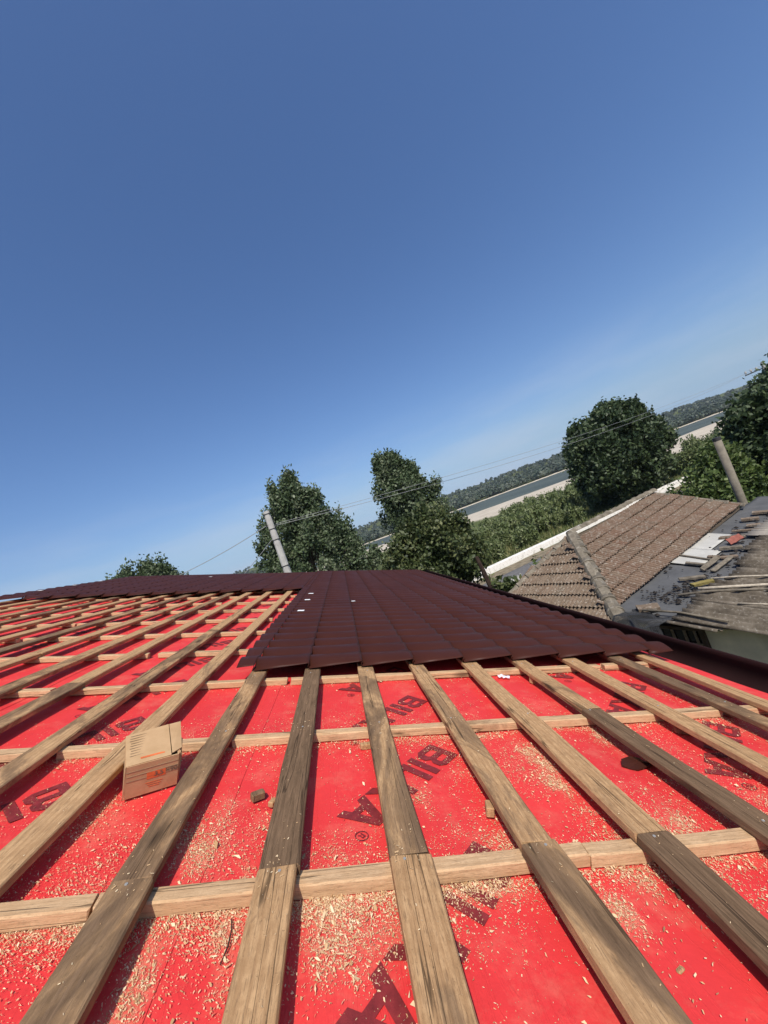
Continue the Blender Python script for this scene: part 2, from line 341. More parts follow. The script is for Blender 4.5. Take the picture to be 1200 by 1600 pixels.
# membrane: overlapping rolls along the eave
SEAMS = [RIDGE - .02, -4.83, -3.37, -1.91, -.45, 1.01, 2.49]
strips = []
for i in range(len(SEAMS) - 1):
    a, b = SEAMS[i], SEAMS[i + 1] + (.09 if i < len(SEAMS) - 2 else 0)
    us = np.linspace(a, b, 70); vs = np.concatenate([np.linspace(-1.6, .4, 12), np.linspace(.44, 3.4, 180), np.linspace(3.5, 11.75, 100)])
    U, Vv = np.meshgrid(us, vs)
    Wd = undul(U, Vv) + .0022 * (np.clip((U - b + .16) / .05, 0, 1))
    Pm = np.stack([U, Vv, Wd], -1).reshape(-1, 3); n1 = len(us)
    q = (np.arange(len(vs) - 1)[:, None] * n1 + np.arange(n1 - 1)[None, :]).ravel()
    s = mk('membrane_strip', Pm, np.stack([q, q + 1, q + n1 + 1, q + n1], -1), M_MEM, house, RM, True)
    pa = s.data.attributes.new('powder', 'FLOAT', 'POINT'); pa.data.foreach_set('value', np.clip(d_blob(U, Vv), 0, 1).ravel().astype(np.float32))
    strips.append(s)
    mb = MB()                                   # dashed print line near the lap
    for k in range(150):
        v0 = -.6 + k * .06; u0 = b - .14
        if v0 > 8: break
        h = [float(undul(u0, q)) + .0040 for q in (v0, v0 + .035)]
        mb.add([(u0, v0, h[0]), (u0 + .004, v0, h[0]), (u0 + .004, v0 + .035, h[1]), (u0, v0 + .035, h[1])], [(0, 1, 2, 3)])
    mb.build('printed_dash_line', M_INK2, s, RM)['kind'] = 'stuff'
GLY = [[(0, 0), (.24, 0), (.24, 1), (0, 1)], [(.24, 0), (.7, 0), (.66, .2), (.24, .2)],
       [(.7, 0), (.92, .15), (.92, .4), (.78, .52), (.62, .42), (.68, .36), (.68, .24), (.66, .2)],
       [(.24, .42), (.62, .42), (.78, .52), (.6, .6), (.24, .6)],
       [(.78, .52), (.88, .64), (.88, .86), (.7, 1), (.62, .8), (.66, .76), (.66, .66), (.6, .6)],
       [(.24, .8), (.62, .8), (.7, 1), (.24, 1)],
       [(1.05, 0), (1.30, 0), (1.30, 1), (1.05, 1)],
       [(1.45, 0), (1.69, 0), (1.69, 1), (1.45, 1)], [(1.69, 0), (2.08, 0), (2.08, .22), (1.69, .22)],
       [(2.2, 0), (2.44, 0), (2.44, 1), (2.2, 1)], [(2.44, .38), (2.72, .58), (3.08, 1), (2.78, 1), (2.44, .62)],
       [(2.52, .437), (2.86, 0), (3.18, 0), (2.72, .58)],
       [(3.2, 0), (3.47, 0), (3.55, .2), (3.61, .38), (3.71, .7), (3.71, 1), (3.58, 1)],
       [(4.2, 0), (3.84, 1), (3.71, 1), (3.71, .7), (3.81, .38), (3.87, .2), (3.94, 0)],
       [(3.55, .2), (3.87, .2), (3.81, .38), (3.61, .38)]]
for k in range(16):                              # registered mark ring
    a0, a1 = 2 * math.pi * k / 16, 2 * math.pi * (k + 1) / 16
    GLY.append([(4.32 + r * math.cos(a), .9 + r * math.sin(a)) for r, a in ((.13, a0), (.13, a1), (.155, a1), (.155, a0))][::-1])
GLY += [[(4.26, .83), (4.29, .83), (4.29, .97), (4.26, .97)], [(4.29, .94), (4.36, .94), (4.36, .97), (4.29, .97)],
        [(4.34, .90), (4.36, .90), (4.36, .94), (4.34, .94)], [(4.31, .89), (4.34, .89), (4.38, .83), (4.35, .83)]]
rdv = np.array((-.707, -.707)); upv = np.array((.72, -.69)); CAP = .137
for j, (u0, vstart, mid) in enumerate(((.40, .64, 4), (1.80, .70, 5), (-1.02, .55, 3), (-2.48, .84, 2), (-3.94, .7, 1))):
    for k in range(-1, 20):
        v0 = vstart + .5595 * k
        if v0 > 7.6 or v0 < .4: continue
        mb = MB()
        for g in GLY:
            P = []
            for x, y in g:
                q = np.array((u0, v0)) + CAP * (x * rdv + y * upv); P.append((q[0], q[1], float(undul(q[0], q[1])) + .0036))
            mb.add(P, [tuple(range(len(P)))])
        mb.build('lettering', M_INK, strips[mid], RM)

# boards
def board(name, L, W, H, mat, weather, parent, mw, along=1, wane=.004, nseg=None, seed=0):
    r = np.random.default_rng(seed); n = nseg or max(4, int(L / .09)); b = .004
    ring0 = [(-W / 2, b), (-W / 2 + b, 0), (W / 2 - b, 0), (W / 2, b), (W / 2, H - b), (W / 2 - b, H), (-W / 2 + b, H), (-W / 2, H - b)]
    V = []; F = []
    ph = r.uniform(0, 50, 4); bow = r.uniform(-.004, .004)
    for i in range(n + 1):
        s = i / n; y = (s - .5) * L
        le = wane * 2 * (float(fbm(y * 2.2 + ph[0], ph[1], 4)) - .5); ri = wane * 2 * (float(fbm(y * 2.2 + ph[2], ph[3], 5)) - .5)
        wl = max(0, float(vnoise(y * 1.3 + ph[1], 3.3, 7)) - .72) * .05; wr = max(0, float(vnoise(y * 1.3 + ph[3], 8.3, 9)) - .72) * .05
        tz = .0015 * (float(fbm(y * 3 + ph[2], 1.7, 8)) - .5) * 2
        for j, (x, z) in enumerate(ring0):
            xx = x + (le if x < 0 else ri) + bow * math.sin(math.pi * s)
            zz = z + (tz if z > H / 2 else 0)
            if j in (6, 7): xx += wl * (1 if j == 6 else .2); zz -= wl * (.0 if j == 6 else .5)
            if j in (4, 5): xx -= wr * (1 if j == 5 else .2); zz -= wr * (.0 if j == 5 else .5)
            yy = y + (.004 * math.sin(j * 2.1 + ph[0]) if i in (0, n) else 0)
            V.append((xx, yy, zz) if along == 1 else (yy, -xx, zz))
    for i in range(n):
        for j in range(8): F.append((i * 8 + j, i * 8 + (j + 1) % 8, i * 8 + 8 + (j + 1) % 8, i * 8 + 8 + j))
    F.append(tuple(range(7, -1, -1))); F.append(tuple(n * 8 + j for j in range(8)))
    o = mk(name, V, F, mat, parent, mw); o['weather'] = float(weather); return o
# counter battens (run down the slope, straight on the membrane); v is their near edge
CB = [-1.22, -.46, .30, 1.052, 1.829, 2.58, 3.33, 4.03, 4.72, 5.42, 6.12, 6.84, 7.55, 8.3]
CBSEG = {1.052: [(-2.2, -.58), (-.572, -.2), (-.195, .68), (.683, 1.22)],
         1.829: [(-2.9, -1.22), (-1.16, -.52), (-.46, 1.02), (.9, 1.60), (1.62, 1.93), (1.97, 2.25)]}
sd = 100
for v0 in CB:
    if v0 in CBSEG: segs = CBSEG[v0]
    else:
        segs = []; a = RIDGE + .15
        while a < 2.2:
            L = random.choice((.9, 1.3, 1.75, 2.1)); b = min(a + L, 2.3); segs.append((a, b)); a = b + random.uniform(.01, .09)
    if v0 in CBSEG and segs[0][0] > -4: segs = [(RIDGE + .2, -3.9), (-3.86, segs[0][0] - .03)] + segs
    for a, b in segs:
        sd += 1; L = b - a
        board('counter_batten', L, .048, .0362, M_WOODX, random.uniform(.0, .30), house,
              RM @ T(((a + b) / 2, v0 + .026 + random.uniform(-.006, .006), .0035)) @ Matrix.Rotation(random.uniform(-.006, .006), 4, 'Z'), 0, .003, None, sd)
# battens (run along the eave, on the counter battens)
def lin(u0, v0, u1, v1): return lambda v: u0 + (u1 - u0) * (v - v0) / (v1 - v0)
BL = {-2: lin(-.546, .80, -.565, 2.62), -1: lin(-.198, .76, -.224, 2.63), 0: lin(.139, .72, .134, 2.63), 1: lin(.500, .68, .477, 2.63),
      2: lin(.828, .9, .855, 2.64), 3: lin(1.180, 1.02, 1.209, 2.66), 4: lin(1.516, 1.29, 1.582, 2.69), 5: lin(1.891, 1.59, 1.930, 2.67), 6: lin(2.11, 1.6, 2.17, 2.7),
      -3: lin(-.906, 1.3, -.935, 7.37), -4: lin(-1.243, 1.66, -1.291, 7.38), -5: lin(-1.622, 2.14, -1.633, 7.34), -6: lin(-1.978, 2.6, -1.933, 7.29), -7: lin(-2.394, 3.13, -2.214, 7.24)}
for k in range(-16, -7): BL[k] = lin(-2.394 + (k + 7) * .352, 3.13, -2.24 + (k + 7) * .352, 7.2)
BRD = {-2: [(-.9, 1.085, .56), (1.088, 3.1, .54)], -1: [(-.9, 1.08, .38), (1.084, 3.1, .92)], 0: [(-.9, 1.078, .26), (1.083, 3.1, .50)],
       1: [(-.9, 1.078, .44), (1.082, 3.1, .42)], 2: [(-.9, 1.07, .90), (1.075, 3.1, .22)], 3: [(-.9, 1.862, .82), (1.866, 3.1, .38)],
       4: [(-.9, 3.1, .08)], 5: [(-.9, 3.1, .62)], 6: [(-.9, 2.78, .22)],
       -3: [(-.9, 3.36, .30), (3.364, 7.6, .16)], -4: [(-.9, 4.05, .46), (4.054, 7.6, .34)], -5: [(-.9, 2.61, .52), (2.614, 7.5, .26)],
       -6: [(-.9, 4.75, .40), (4.754, 7.5, .52)], -7: [(-.9, 3.36, .24), (3.364, 7.4, .36)]}
for k in range(-16, -7):
    j = random.choice((2.606, 3.356, 4.056, 4.746)); BRD[k] = [(-.9, j, random.uniform(.2, .6)), (j + .004, 7.25 - .05 * (-8 - k), random.uniform(.2, .6))]
for k in sorted(BL):
    wd = .088 if k == 6 else .100
    for n_, (a, b, we) in enumerate(BRD[k]):
        ua, ub = BL[k](a), BL[k](b); ang = -math.atan2(ub - ua, b - a); mid = (a + b) / 2
        jit = random.uniform(-.003, .003)
        bo = board('batten', b - a, wd + random.uniform(-.004, .004), .0290, M_WOOD, we, house,
              RM @ T(((ua + ub) / 2 + wd / 2 + jit, mid, .0404 + random.uniform(-.0004, .0012))) @ Matrix.Rotation(ang, 4, 'Z'), 1, .0075, None, 1000 + k * 7 + n_)

# metal tile sheets
PITCH, STEP = .236, .35
def sheet_mesh(u0, u1, nw, shear=0., ns=10):
    V = []; F = []; nv = nw * ns
    rows = []; u = u0
    first = u0 + .11
    edges = [u0] + [first + STEP * i for i in range(40) if first + STEP * i < u1 - .02] + [u1]
    for i in range(len(edges) - 1):
        a, b = edges[i], edges[i + 1]
        full = STEP if i > 0 else .11
        f1 = (b - a) / STEP if i > 0 else 1.0
        f0 = 0.0 if i > 0 else 1 - .11 / STEP
        base = len(V)
        cols = [(a + (b - a) * q, f0 + (min(1, f1 if i else 1) - f0) * q) for q in (0, .5, .93, 1.0)]
        for (uu, fr) in cols:
            for j in range(nv + 1):
                vv = j / ns * PITCH; ph = vv / PITCH * 2 * math.pi
                prof = abs(math.sin(ph / 2)) ** .88
                ww = .004 + .052 * prof + (.001 + .034 * (1 - prof) ** 1.3) * fr
                lip = 0
                V.append((uu, vv + shear * (uu - u1), ww + lip))
        nn = nv + 1
        for c in range(len(cols) - 1):
            for j in range(nv):
                F.append((base + c * nn + j, base + (c + 1) * nn + j, base + (c + 1) * nn + j + 1, base + c * nn + j + 1))
        if i < len(edges) - 2:                    # riser of the step (own verts keep it crisp)
            rb = len(V)
            for j in range(nn):
                p = V[base + 3 * nn + j]; ph = (j / ns) * 2 * math.pi; prof = abs(math.sin(ph / 2)) ** .88
                V.append(p); V.append((p[0] - .010, p[1], .004 + .052 * prof))
            for j in range(nv): F.append((rb + 2 * j, rb + 2 * j + 1, rb + 2 * j + 3, rb + 2 * j + 2))
    return V, F
def place_sheet(u0, u1, v0, nw, lift=0., shear=0., up=0.0):
    V, F = sheet_mesh(u0, u1, nw, shear)
    m = meshdata('metal_tile_sheet', V, F, M_METAL, True)
    o = obj('metal_tile_sheet', m, house, RM @ T((0, v0, .0735 + lift)))
    md = o.modifiers.new('thickness', 'SOLIDIFY'); md.thickness = .0022; md.offset = 1
    return o
low = []
v = 2.66; k = 0
while v < 11.6:
    o = place_sheet(-.655, 2.44, v, 5, .0022 * (k % 2)); low.append((o, v)); v += 5 * PITCH - .012; k += 1
    if k >= 8: break
VEND = v
up = []
v = 7.30; k = 0
while k < 4:
    nw = 5 if k < 3 else 3
    o = place_sheet(RIDGE, -.60, v, nw, .0046 + .0022 * (k % 2), .150); up.append((o, v)); v += nw * PITCH - .012; k += 1
def sticker(u, v, owner, wz=.118, sz=.05):
    MB().box((0, 0, 0), (sz, sz, .0012)).build('paper_label', M_WHITE, owner, RM @ T((u, v, wz)) @ Matrix.Rotation(random.uniform(-.25, .25), 4, 'Z'))
def wz_at(u, v, v0, u0, lift):
    ph = ((v - v0) / PITCH) * 2 * math.pi; fr = (((u - (u0 + .11)) / STEP) % 1.0)
    return .0735 + lift + .004 + .052 * abs(math.sin(ph / 2)) ** 1.05 + .0015 * fr + .004
def stick_low(u, v, sz=.055):
    for i, (o, v0) in enumerate(low):
        if v0 <= v < v0 + 5 * PITCH:
            vv = v0 + (round((v - v0) / PITCH - .5) + .5) * PITCH
            sticker(u, vv, o, wz_at(u, vv, v0, -.655, .0022 * (i % 2)), sz); return
for u, v in ((-.44, 4.6), (-.44, 5.55), (-.44, 6.4)): stick_low(u, v, .075)
stick_low(.19, 5.4, .05)
for u, v in ((-5.15, 7.35), (-5.18, 8.3), (-5.22, 9.3), (-3.15, 10.0)):
    for i, (o, v0) in enumerate(up):
        vs_ = v0 + .150 * (u + .60)
        if vs_ <= v < vs_ + 5 * PITCH:
            vv = vs_ + (round((v - vs_) / PITCH - .5) + .5) * PITCH
            sticker(u, vv, o, wz_at(u, vv, vs_, RIDGE, .0046 + .0022 * (i % 2)) + .004, .07); break
# gutter: half-round channel with a rolled lip, level in z with the membrane edge
mb = MB(); prof = []
gc = Vector((.105, 0, -.015)); gr = .095
E0 = R(2.485, 0, -.006)
for i in range(15):
    a = math.pi + math.pi * i / 14; prof.append((E0.x + .105 + gr * math.cos(a), E0.z - .012 + gr * 1.0 * math.sin(a)))
lx, lz = prof[-1]
prof[0] = (E0.x - .004, E0.z - .02)
prof += [(lx + .002, lz + .035), (lx + .004, lz + .062)]
for i in range(9):
    a = math.pi - 2 * math.pi * i / 9 * .85; prof.append((lx + .014 + .010 * math.cos(a), lz + .062 + .010 * math.sin(a)))
V = []; F = []
YS = np.linspace(-1.6, 11.9, 28)
for y in YS:
    for px, pz in prof: V.append((px, y, pz))
n1 = len(prof)
for i in range(len(YS) - 1):
    for j in range(n1 - 1): F.append((i * n1 + j, i * n1 + j + 1, (i + 1) * n1 + j + 1, (i + 1) * n1 + j))
g = mk('gutter', V, F, M_GUTTER, house, None, True)
md = g.modifiers.new('thickness', 'SOLIDIFY'); md.thickness = .002; md.offset = 0
for y in np.arange(-1.2, 11.8, .9):
    mb = MB(); mb.add([(E0.x + .0, y, E0.z + .004), (lx + .004, y, lz + .064), (lx + .004, y + .025, lz + .064), (E0.x, y + .025, E0.z + .004),
                       (E0.x + .0, y, E0.z + .001), (lx + .004, y, lz + .060), (lx + .004, y + .025, lz + .060), (E0.x, y + .025, E0.z + .001)],
                      [(0, 1, 2, 3), (7, 6, 5, 4), (0, 4, 5, 1), (2, 6, 7, 3)])
    if y > 12: mb.build('gutter_bracket', M_GUTTER, house)
# house body below and the far slope behind the ridge
rg = R(RIDGE, 0, .03); ev = R(2.45, 0, -.05)
MB().add([(rg.x, -1.6, rg.z), (rg.x, 10.9, rg.z), (2 * rg.x - ev.x, 10.9, ev.z), (2 * rg.x - ev.x, -1.6, ev.z),
          (rg.x, -1.6, rg.z - .04), (rg.x, 10.9, rg.z - .04), (2 * rg.x - ev.x, 10.9, ev.z - .04), (2 * rg.x - ev.x, -1.6, ev.z - .04)],
         [(0, 1, 2, 3), (7, 6, 5, 4), (3, 2, 6, 7), (0, 4, 5, 1)]).build('back_slope', M_METAL, house)
wx0, wx1 = 2 * rg.x - ev.x + .5, ev.x - .5
def rz(x): return rg.z - .12 - abs(x - rg.x) * math.tan(rad(20.2))
for y0 in (-1.2, 10.3):
    MB().add([(wx0, y0, 0), (wx1, y0, 0), (wx1, y0, rz(wx1)), (rg.x, y0, rz(rg.x)), (wx0, y0, rz(wx0)),
              (wx0, y0 + .3, 0), (wx1, y0 + .3, 0), (wx1, y0 + .3, rz(wx1)), (rg.x, y0 + .3, rz(rg.x)), (wx0, y0 + .3, rz(wx0))],
             [(0, 1, 2, 3, 4), (9, 8, 7, 6, 5), (1, 6, 7, 2), (0, 4, 9, 5), (2, 7, 8, 3), (3, 8, 9, 4)]).build('gable_wall', M_PLASTER, house)
for x in (wx0 + .15, wx1 - .15): MB().box((x, 4.7, rz(wx1) / 2 - .05), (.3, 11.0, rz(wx1) - .1)).build('side_wall', M_PLASTER, house)

# ------------------------------------------------------------------ neighbour house
AP = Vector((6.076, 10.118, CAMZ - 2.0)); EX = Vector((.94857, .31658, 0)); PX = Vector((.31658, -.94857, 0))
NM = Matrix(((EX.x, PX.x, 0, AP.x), (EX.y, PX.y, 0, AP.y), (0, 0, 1, AP.z), (0, 0, 0, 1)))     # local (s, a, z)
# note: (s, a, z) is left-handed, so use a flipped axis b = -a
NM = Matrix(((EX.x, -PX.x, 0, AP.x), (EX.y, -PX.y, 0, AP.y), (0, 0, 1, AP.z), (0, 0, 0, 1)))   # local (s, -a, z)
NG = T((AP.x, AP.y, 0))
nbh = tag(empty('neighbour_house', NG), 'low old house with mossy clay tile hip roof and grey sheet patched extension', 'house')
def tile_mat():
    t = NT('weathered_clay_tile', .95, .1); v = t.coord((1, 1, 1)); 
    hue = t.attr('red').outputs['Fac']; oi = t.n('ShaderNodeObjectInfo').outputs['Random']
    a = t.mix(hue, (.195, .142, .096), (.225, .135, .088))
    b = t.mix(hue, (.080, .063, .045), (.100, .062, .043))
    c = t.mix(t.noise(v, 6, 6, .7), a, b)
    c = t.mix(t.math('MULTIPLY', oi, .45), c, (.23, .17, .12))
    c = t.mix(t.ramp(t.noise(v, 17, 5, .7), [(.52, 0.), (.66, .75)]), c, (.36, .32, .26))
    c = t.mix(t.ramp(t.noise(v, 11, 5, .7, 1.), [(.60, 0.), (.70, .8)]), c, (.035, .030, .024))
    t.col(c); t.bump(t.noise(v, 60, 5), .5, .006); return t.m
M_TILE = tile_mat()
t = NT('lichened_ridge_tile', .95, .1); v = t.coord()
c = t.ramp(t.noise(v, 5, 6, .7), [(.3, (.10, .085, .062)), (.55, (.20, .17, .125)), (.75, (.38, .35, .28))])
t.col(c); t.bump(t.noise(v, 40, 5), .6, .01); M_RIDGE = t.m
TW, TL = .20, .345
def tile_mesh():
    V = []; F = []
    xs_ = [0, .02, .045, .07, .095, .115, .14, .165, .19, .212]
    zs_ = [.006, .040, .046, .010, .004, .038, .046, .010, .002, .010]
    for y, dz in ((0, .052), (TL + .05, .0)):
        for x, z in zip(xs_, zs_): V.append((x - TW / 2, y, z + dz))
    n = len(xs_)
    for i in range(n - 1): F.append((i, i + 1, n + i + 1, n + i))
    b = len(V)
    for x, z in zip(xs_, zs_): V.append((x - TW / 2, 0, z + .052)); V.append((x - TW / 2, .0, z + .034)); V.append((x - TW / 2, .07, z + .026))
    for i in range(n - 1):
        F.append((b + 3 * i, b + 3 * i + 1, b + 3 * i + 4, b + 3 * i + 3)); F.append((b + 3 * i + 1, b + 3 * i + 2, b + 3 * i + 5, b + 3 * i + 4))
    return meshdata('tile', V, F, M_TILE)
TMESH = tile_mesh()
SL = .5366
EAVE_A = 2.43; KF = 1.4
def deck(pts, name='roof_deck'):
    n = len(pts); P = [NM @ Vector(p) for p in pts] + [NM @ (Vector(p) - Vector((0, 0, .06))) for p in pts]
    F = [tuple(range(n)), tuple(range(2 * n - 1, n - 1, -1))] + [(i, n + i, n + (i + 1) % n, (i + 1) % n) for i in range(n)]
    return mk(name, P, F, plain(name + '_wood', (.10, .075, .05), .9), nbh)
zE = -EAVE_A * SL
deck([(0, 0, -.03), (-EAVE_A, KF, zE - .03), (-EAVE_A, -EAVE_A, zE - .03)])                                 # hip end
deck([(0, 0, -.03), (-2.1, -2.1, -2.1 * SL - .03), (4.78, -1.80, -1.80 * SL - .03), (4.2, 0, -.03)])        # near face
deck([(0, 0, -.03), (4.2, 0, -.03), (4.2 + .6, 2.43, zE - .03), (-EAVE_A, KF, zE - .03)])                    # far face
tmp_tiles = 0
def put_tile(origin, along, upv_, red, jit=1):
    x = along.normalized(); y = upv_.normalized(); z = x.cross(y)
    M4 = Matrix(((x.x, y.x, z.x, origin.x), (x.y, y.y, z.y, origin.y), (x.z, y.z, z.z, origin.z), (0, 0, 0, 1)))
    M4 = M4 @ T((0, random.uniform(-.010, .010), random.uniform(0, .006))) @ Matrix.Rotation(random.uniform(-.025, .025), 4, 'Z') @ Matrix.Rotation(random.uniform(-.02, .02), 4, 'Y')
    o = obj('tile', TMESH, nbh, NM @ M4); o['red'] = red; return o
# hip end: courses across (local y), climbing along +s; the hip's far line runs to (-EAVE_A, KF)
hs = math.sqrt(EAVE_A ** 2 + (EAVE_A * SL) ** 2); upd = Vector((EAVE_A, 0, EAVE_A * SL)).normalized()
nc = int(hs / TL) + 1
for i in range(nc):
    s = -EAVE_A + upd.x * TL * i - .03; frac = -(s + .14) / EAVE_A
    y0, y1 = -EAVE_A * frac, KF * frac; y = y0 + (.5 if i % 2 else .0) * TW * .1
    while y < y1 + .10:
        yo = min(y + .05, y1)
        put_tile(Vector((s, y + .08, s * SL + .0)), Vector((0, -1, 0)), upd, random.uniform(0, .35)); y += TW
# near face: courses along s, climbing towards the ridge (+y)
upn = Vector((0, 1, SL)).normalized(); nr = 6
for i in range(nr):
    yb = -2.17 + upn.y * TL * i
    s0 = yb + .12; s1 = 4.15 + .30 * (-yb)
    s = s0
    while s < s1:
        sag = -.012 * math.sin(s * 1.7 + i); y = yb + .053 * (s + 2.03)
        if y > -.16: s += TW; continue
        put_tile(Vector((s, y + .012 * math.sin(s * 2.3 + i * 2), y * SL + sag)), Vector((1, 0, 0)), upn, random.uniform(.35, 1.0)); s += TW
# ridge and hip cap tiles
def cap_mesh(L=.40, r0=.115, r1=.095):
    V = []; F = []; n = 9
    for y, r in ((0, r0 + .012), (.05, r0 + .012), (.052, r0), (L, r1)):
        for k in range(n): a = math.pi * k / (n - 1); V.append((r * math.cos(a), y, r * math.sin(a) * .85))
    for j in range(3):
        for k in range(n - 1): F.append((j * n + k, j * n + k + 1, (j + 1) * n + k + 1, (j + 1) * n + k))
    b = len(V)
    for k in range(n): a = math.pi * k / (n - 1); V.append(((r0 - .015) * math.cos(a), 0, (r0 - .015) * math.sin(a) * .8)); V.append(((r0 + .012) * math.cos(a), 0, (r0 + .012) * math.sin(a) * .85))
    for k in range(n - 1): F.append((b + 2 * k, b + 2 * k + 2, b + 2 * k + 3, b + 2 * k + 1))
    return meshdata('ridge_tile', V, F, M_RIDGE, True)
CMESH = cap_mesh()
def cap_line(p0, p1, over=0.0, sc=1.0, start=0.0):
    p0, p1 = Vector(p0), Vector(p1); d = p1 - p0; L = d.length + over; d.normalize(); n = int(L / .36)
    x = d.cross(Vector((0, 0, 1))).normalized(); z = x.cross(d)
    for i in range(n):
        o_ = p0 + d * (i * .36 + start)
        M4 = Matrix(((x.x, d.x, z.x, o_.x), (x.y, d.y, z.y, o_.y), (x.z, d.z, z.z, o_.z), (0, 0, 0, 1)))
        obj('ridge_tile', CMESH, nbh, NM @ M4 @ T((random.uniform(-.012, .012), 0, random.uniform(-.006, .012))) @ Matrix.Rotation(random.uniform(-.05, .05), 4, 'Z') @ Matrix.Scale(sc, 4))
cap_line((-EAVE_A - .05, -EAVE_A - .05, zE + .0), (.05, .0, .04), 0, 1.30)
cap_line((-EAVE_A, KF, zE + .02), (0, 0, .03), 0, .9)
cap_line((4.35, 0, .075), (0, 0, .075), 0, 1.0)
cap_line((4.85, -1.9, -1.9 * SL + .02), (4.2, 0, .02), 0, .8)
# mortar band under the near hip cap
mb = MB(); P0 = Vector((-EAVE_A, -EAVE_A, zE + .03)); P1 = Vector((0, 0, .06))
mb.tube([P0 + (P1 - P0) * q for q in np.linspace(0, 1, 14)], [.125 + .02 * math.sin(i * 2.3) for i in range(14)], 8)
mb.build('hip_mortar', M_RIDGE, nbh, NM)
# extension roof: flatter plane falling towards -y (local)
def ext(s, a, dz=0): return Vector((s, -a, CAMZ - 3.12 - AP.z - .15 * (a - 2.05) + dz))
t = NT('grey_bitumen_sheet', .85, .08); v = t.coord(rnd=False)
c = t.ramp(t.noise(v, 2.2, 7, .65), [(.3, (.075, .076, .076)), (.7, (.115, .115, .113))])
c = t.mix(t.ramp(t.noise(v, 9, 6, .7), [(.60, 0.), (.72, .6)]), c, (.05, .047, .043)); t.col(c); t.bump(t.noise(v, 30, 4), .3, .01); M_BIT = t.m
def surf(name, s0, s1, a0, a1, dz, mat, nsg=24, nag=12, amp=.01, parent=nbh, shear=0., seed=0, thick=.008):
    V = []; F = []
    for j in range(nag + 1):
        for i in range(nsg + 1):
            s = s0 + (s1 - s0) * i / nsg; a = a0 + (a1 - a0) * j / nag
            V.append(ext(s + shear * (a - a0), a, dz + amp * 2 * (float(fbm(s * 2.1 + seed, a * 2.3, 3)) - .5)))
    for j in range(nag):
        for i in range(nsg): q = j * (nsg + 1) + i; F.append((q, q + nsg + 1, q + nsg + 2, q + 1))
    o = mk(name, V, F, mat, parent, NM, True)
    md = o.modifiers.new('thickness', 'SOLIDIFY'); md.thickness = thick; md.offset = -1
    return o
surf('bitumen_sheet', -2.15, 6.2, 1.72, 3.55, -.015, M_BIT, 60, 16, .018)
M_WSH = plain('pale_cement_board', (.43, .415, .365), .85, .12, 4, .15)
surf('cement_board', .42, 1.42, 1.83, 2.66, .035, M_WSH, 10, 8, .006, nbh, -.12, 3)
surf('cement_board', 1.44, 2.62, 1.74, 2.42, .030, M_WSH, 10, 8, .006, nbh, -.20, 5)
M_ASB = None
t = NT('weathered_fibre_cement', .95, .1); v = t.coord()
c = t.ramp(t.noise(v, 3.0, 7, .7), [(.28, (.050, .040, .029)), (.5, (.115, .094, .068)), (.72, (.22, .185, .14))])
c = t.mix(t.ramp(t.noise(v, 24, 5, .7), [(.58, 0.), (.70, .7)]), c, (.34, .32, .27)); t.col(c); t.bump(t.noise(v, 50, 5), .6, .01); M_ASB = t.m
t = NT('pale_fibre_cement', .95, .1); v = t.coord()
c = t.ramp(t.noise(v, 3.0, 7, .7), [(.3, (.20, .175, .14)), (.7, (.38, .34, .28))]); t.col(c); M_ASB2 = t.m
def corrugated(s0, s1, a0, a1, dz, mat, wob=.0, tilt=0.):
    V = []; F = []; P = .177; n = int((s1 - s0) / P * 8); na = 8
    for j in range(na + 1):
        for i in range(n + 1):
            s = s0 + (s1 - s0) * i / n; a = a0 + (a1 - a0) * j / na
            z = .032 * math.sin((s - s0) / P * 2 * math.pi) + dz + wob * math.sin(a * 2 + s) + tilt * (s - s0)
            e0 = (.02 * (float(vnoise(s * 9, a0 * 5, 4)) - .5)) if j in (0, na) else 0
            V.append(ext(s, a + e0, z))
    for j in range(na):
        for i in range(n): q = j * (n + 1) + i; F.append((q, q + n + 1, q + n + 2, q + 1))
    o = mk('corrugated_sheet', V, F, mat, nbh, NM, True)
    md = o.modifiers.new('thickness', 'SOLIDIFY'); md.thickness = .007; md.offset = 0
for i, (s0, s1, a0, a1, dz, m) in enumerate(((-2.20, -1.32, 3.25, 5.1, .05, M_ASB), (-1.40, -.42, 3.20, 5.1, .065, M_ASB), (-.50, .50, 3.30, 5.1, .05, M_ASB), (.42, 1.42, 3.18, 5.0, .066, M_ASB),
                                         (1.34, 2.34, 3.0, 5.0, .05, M_ASB), (2.26, 3.3, 2.75, 5.0, .066, M_ASB2), (3.2, 4.2, 2.75, 5.0, .05, M_ASB2), (4.1, 5.2, 2.6, 5.0, .066, M_ASB))):
    corrugated(s0, s1, a0, a1, dz, m, .004)
corrugated(-2.34, -1.95, 3.22, 3.95, .028, M_ASB, .003, -.05)       # loose strip hanging over the verge
# walls of the neighbour house
zg = -AP.z
MB().box((-1.93 + .12, -4.0, (zg - 1.52) / 2), (.24, 3.2, (-1.52 - zg))).build('wall', M_PLASTER, nbh, NM)
MB().box((1.2, -2.15, (zg - 1.35) / 2), (6.1, .24, -1.35 - zg)).build('wall', M_PLASTER, nbh, NM)
MB().box((-2.0, -.4, (zg - 1.36) / 2), (.24, 3.2, -1.36 - zg)).build('wall', M_PLASTER, nbh, NM)
MB().box((1.2, 1.3, (zg - 1.36) / 2), (6.1, .24, -1.36 - zg)).build('wall', M_PLASTER, nbh, NM)
MB().box((1.6, -5.4, (zg - 1.75) / 2), (6.8, .24, -1.75 - zg)).build('wall', M_PLASTER, nbh, NM)
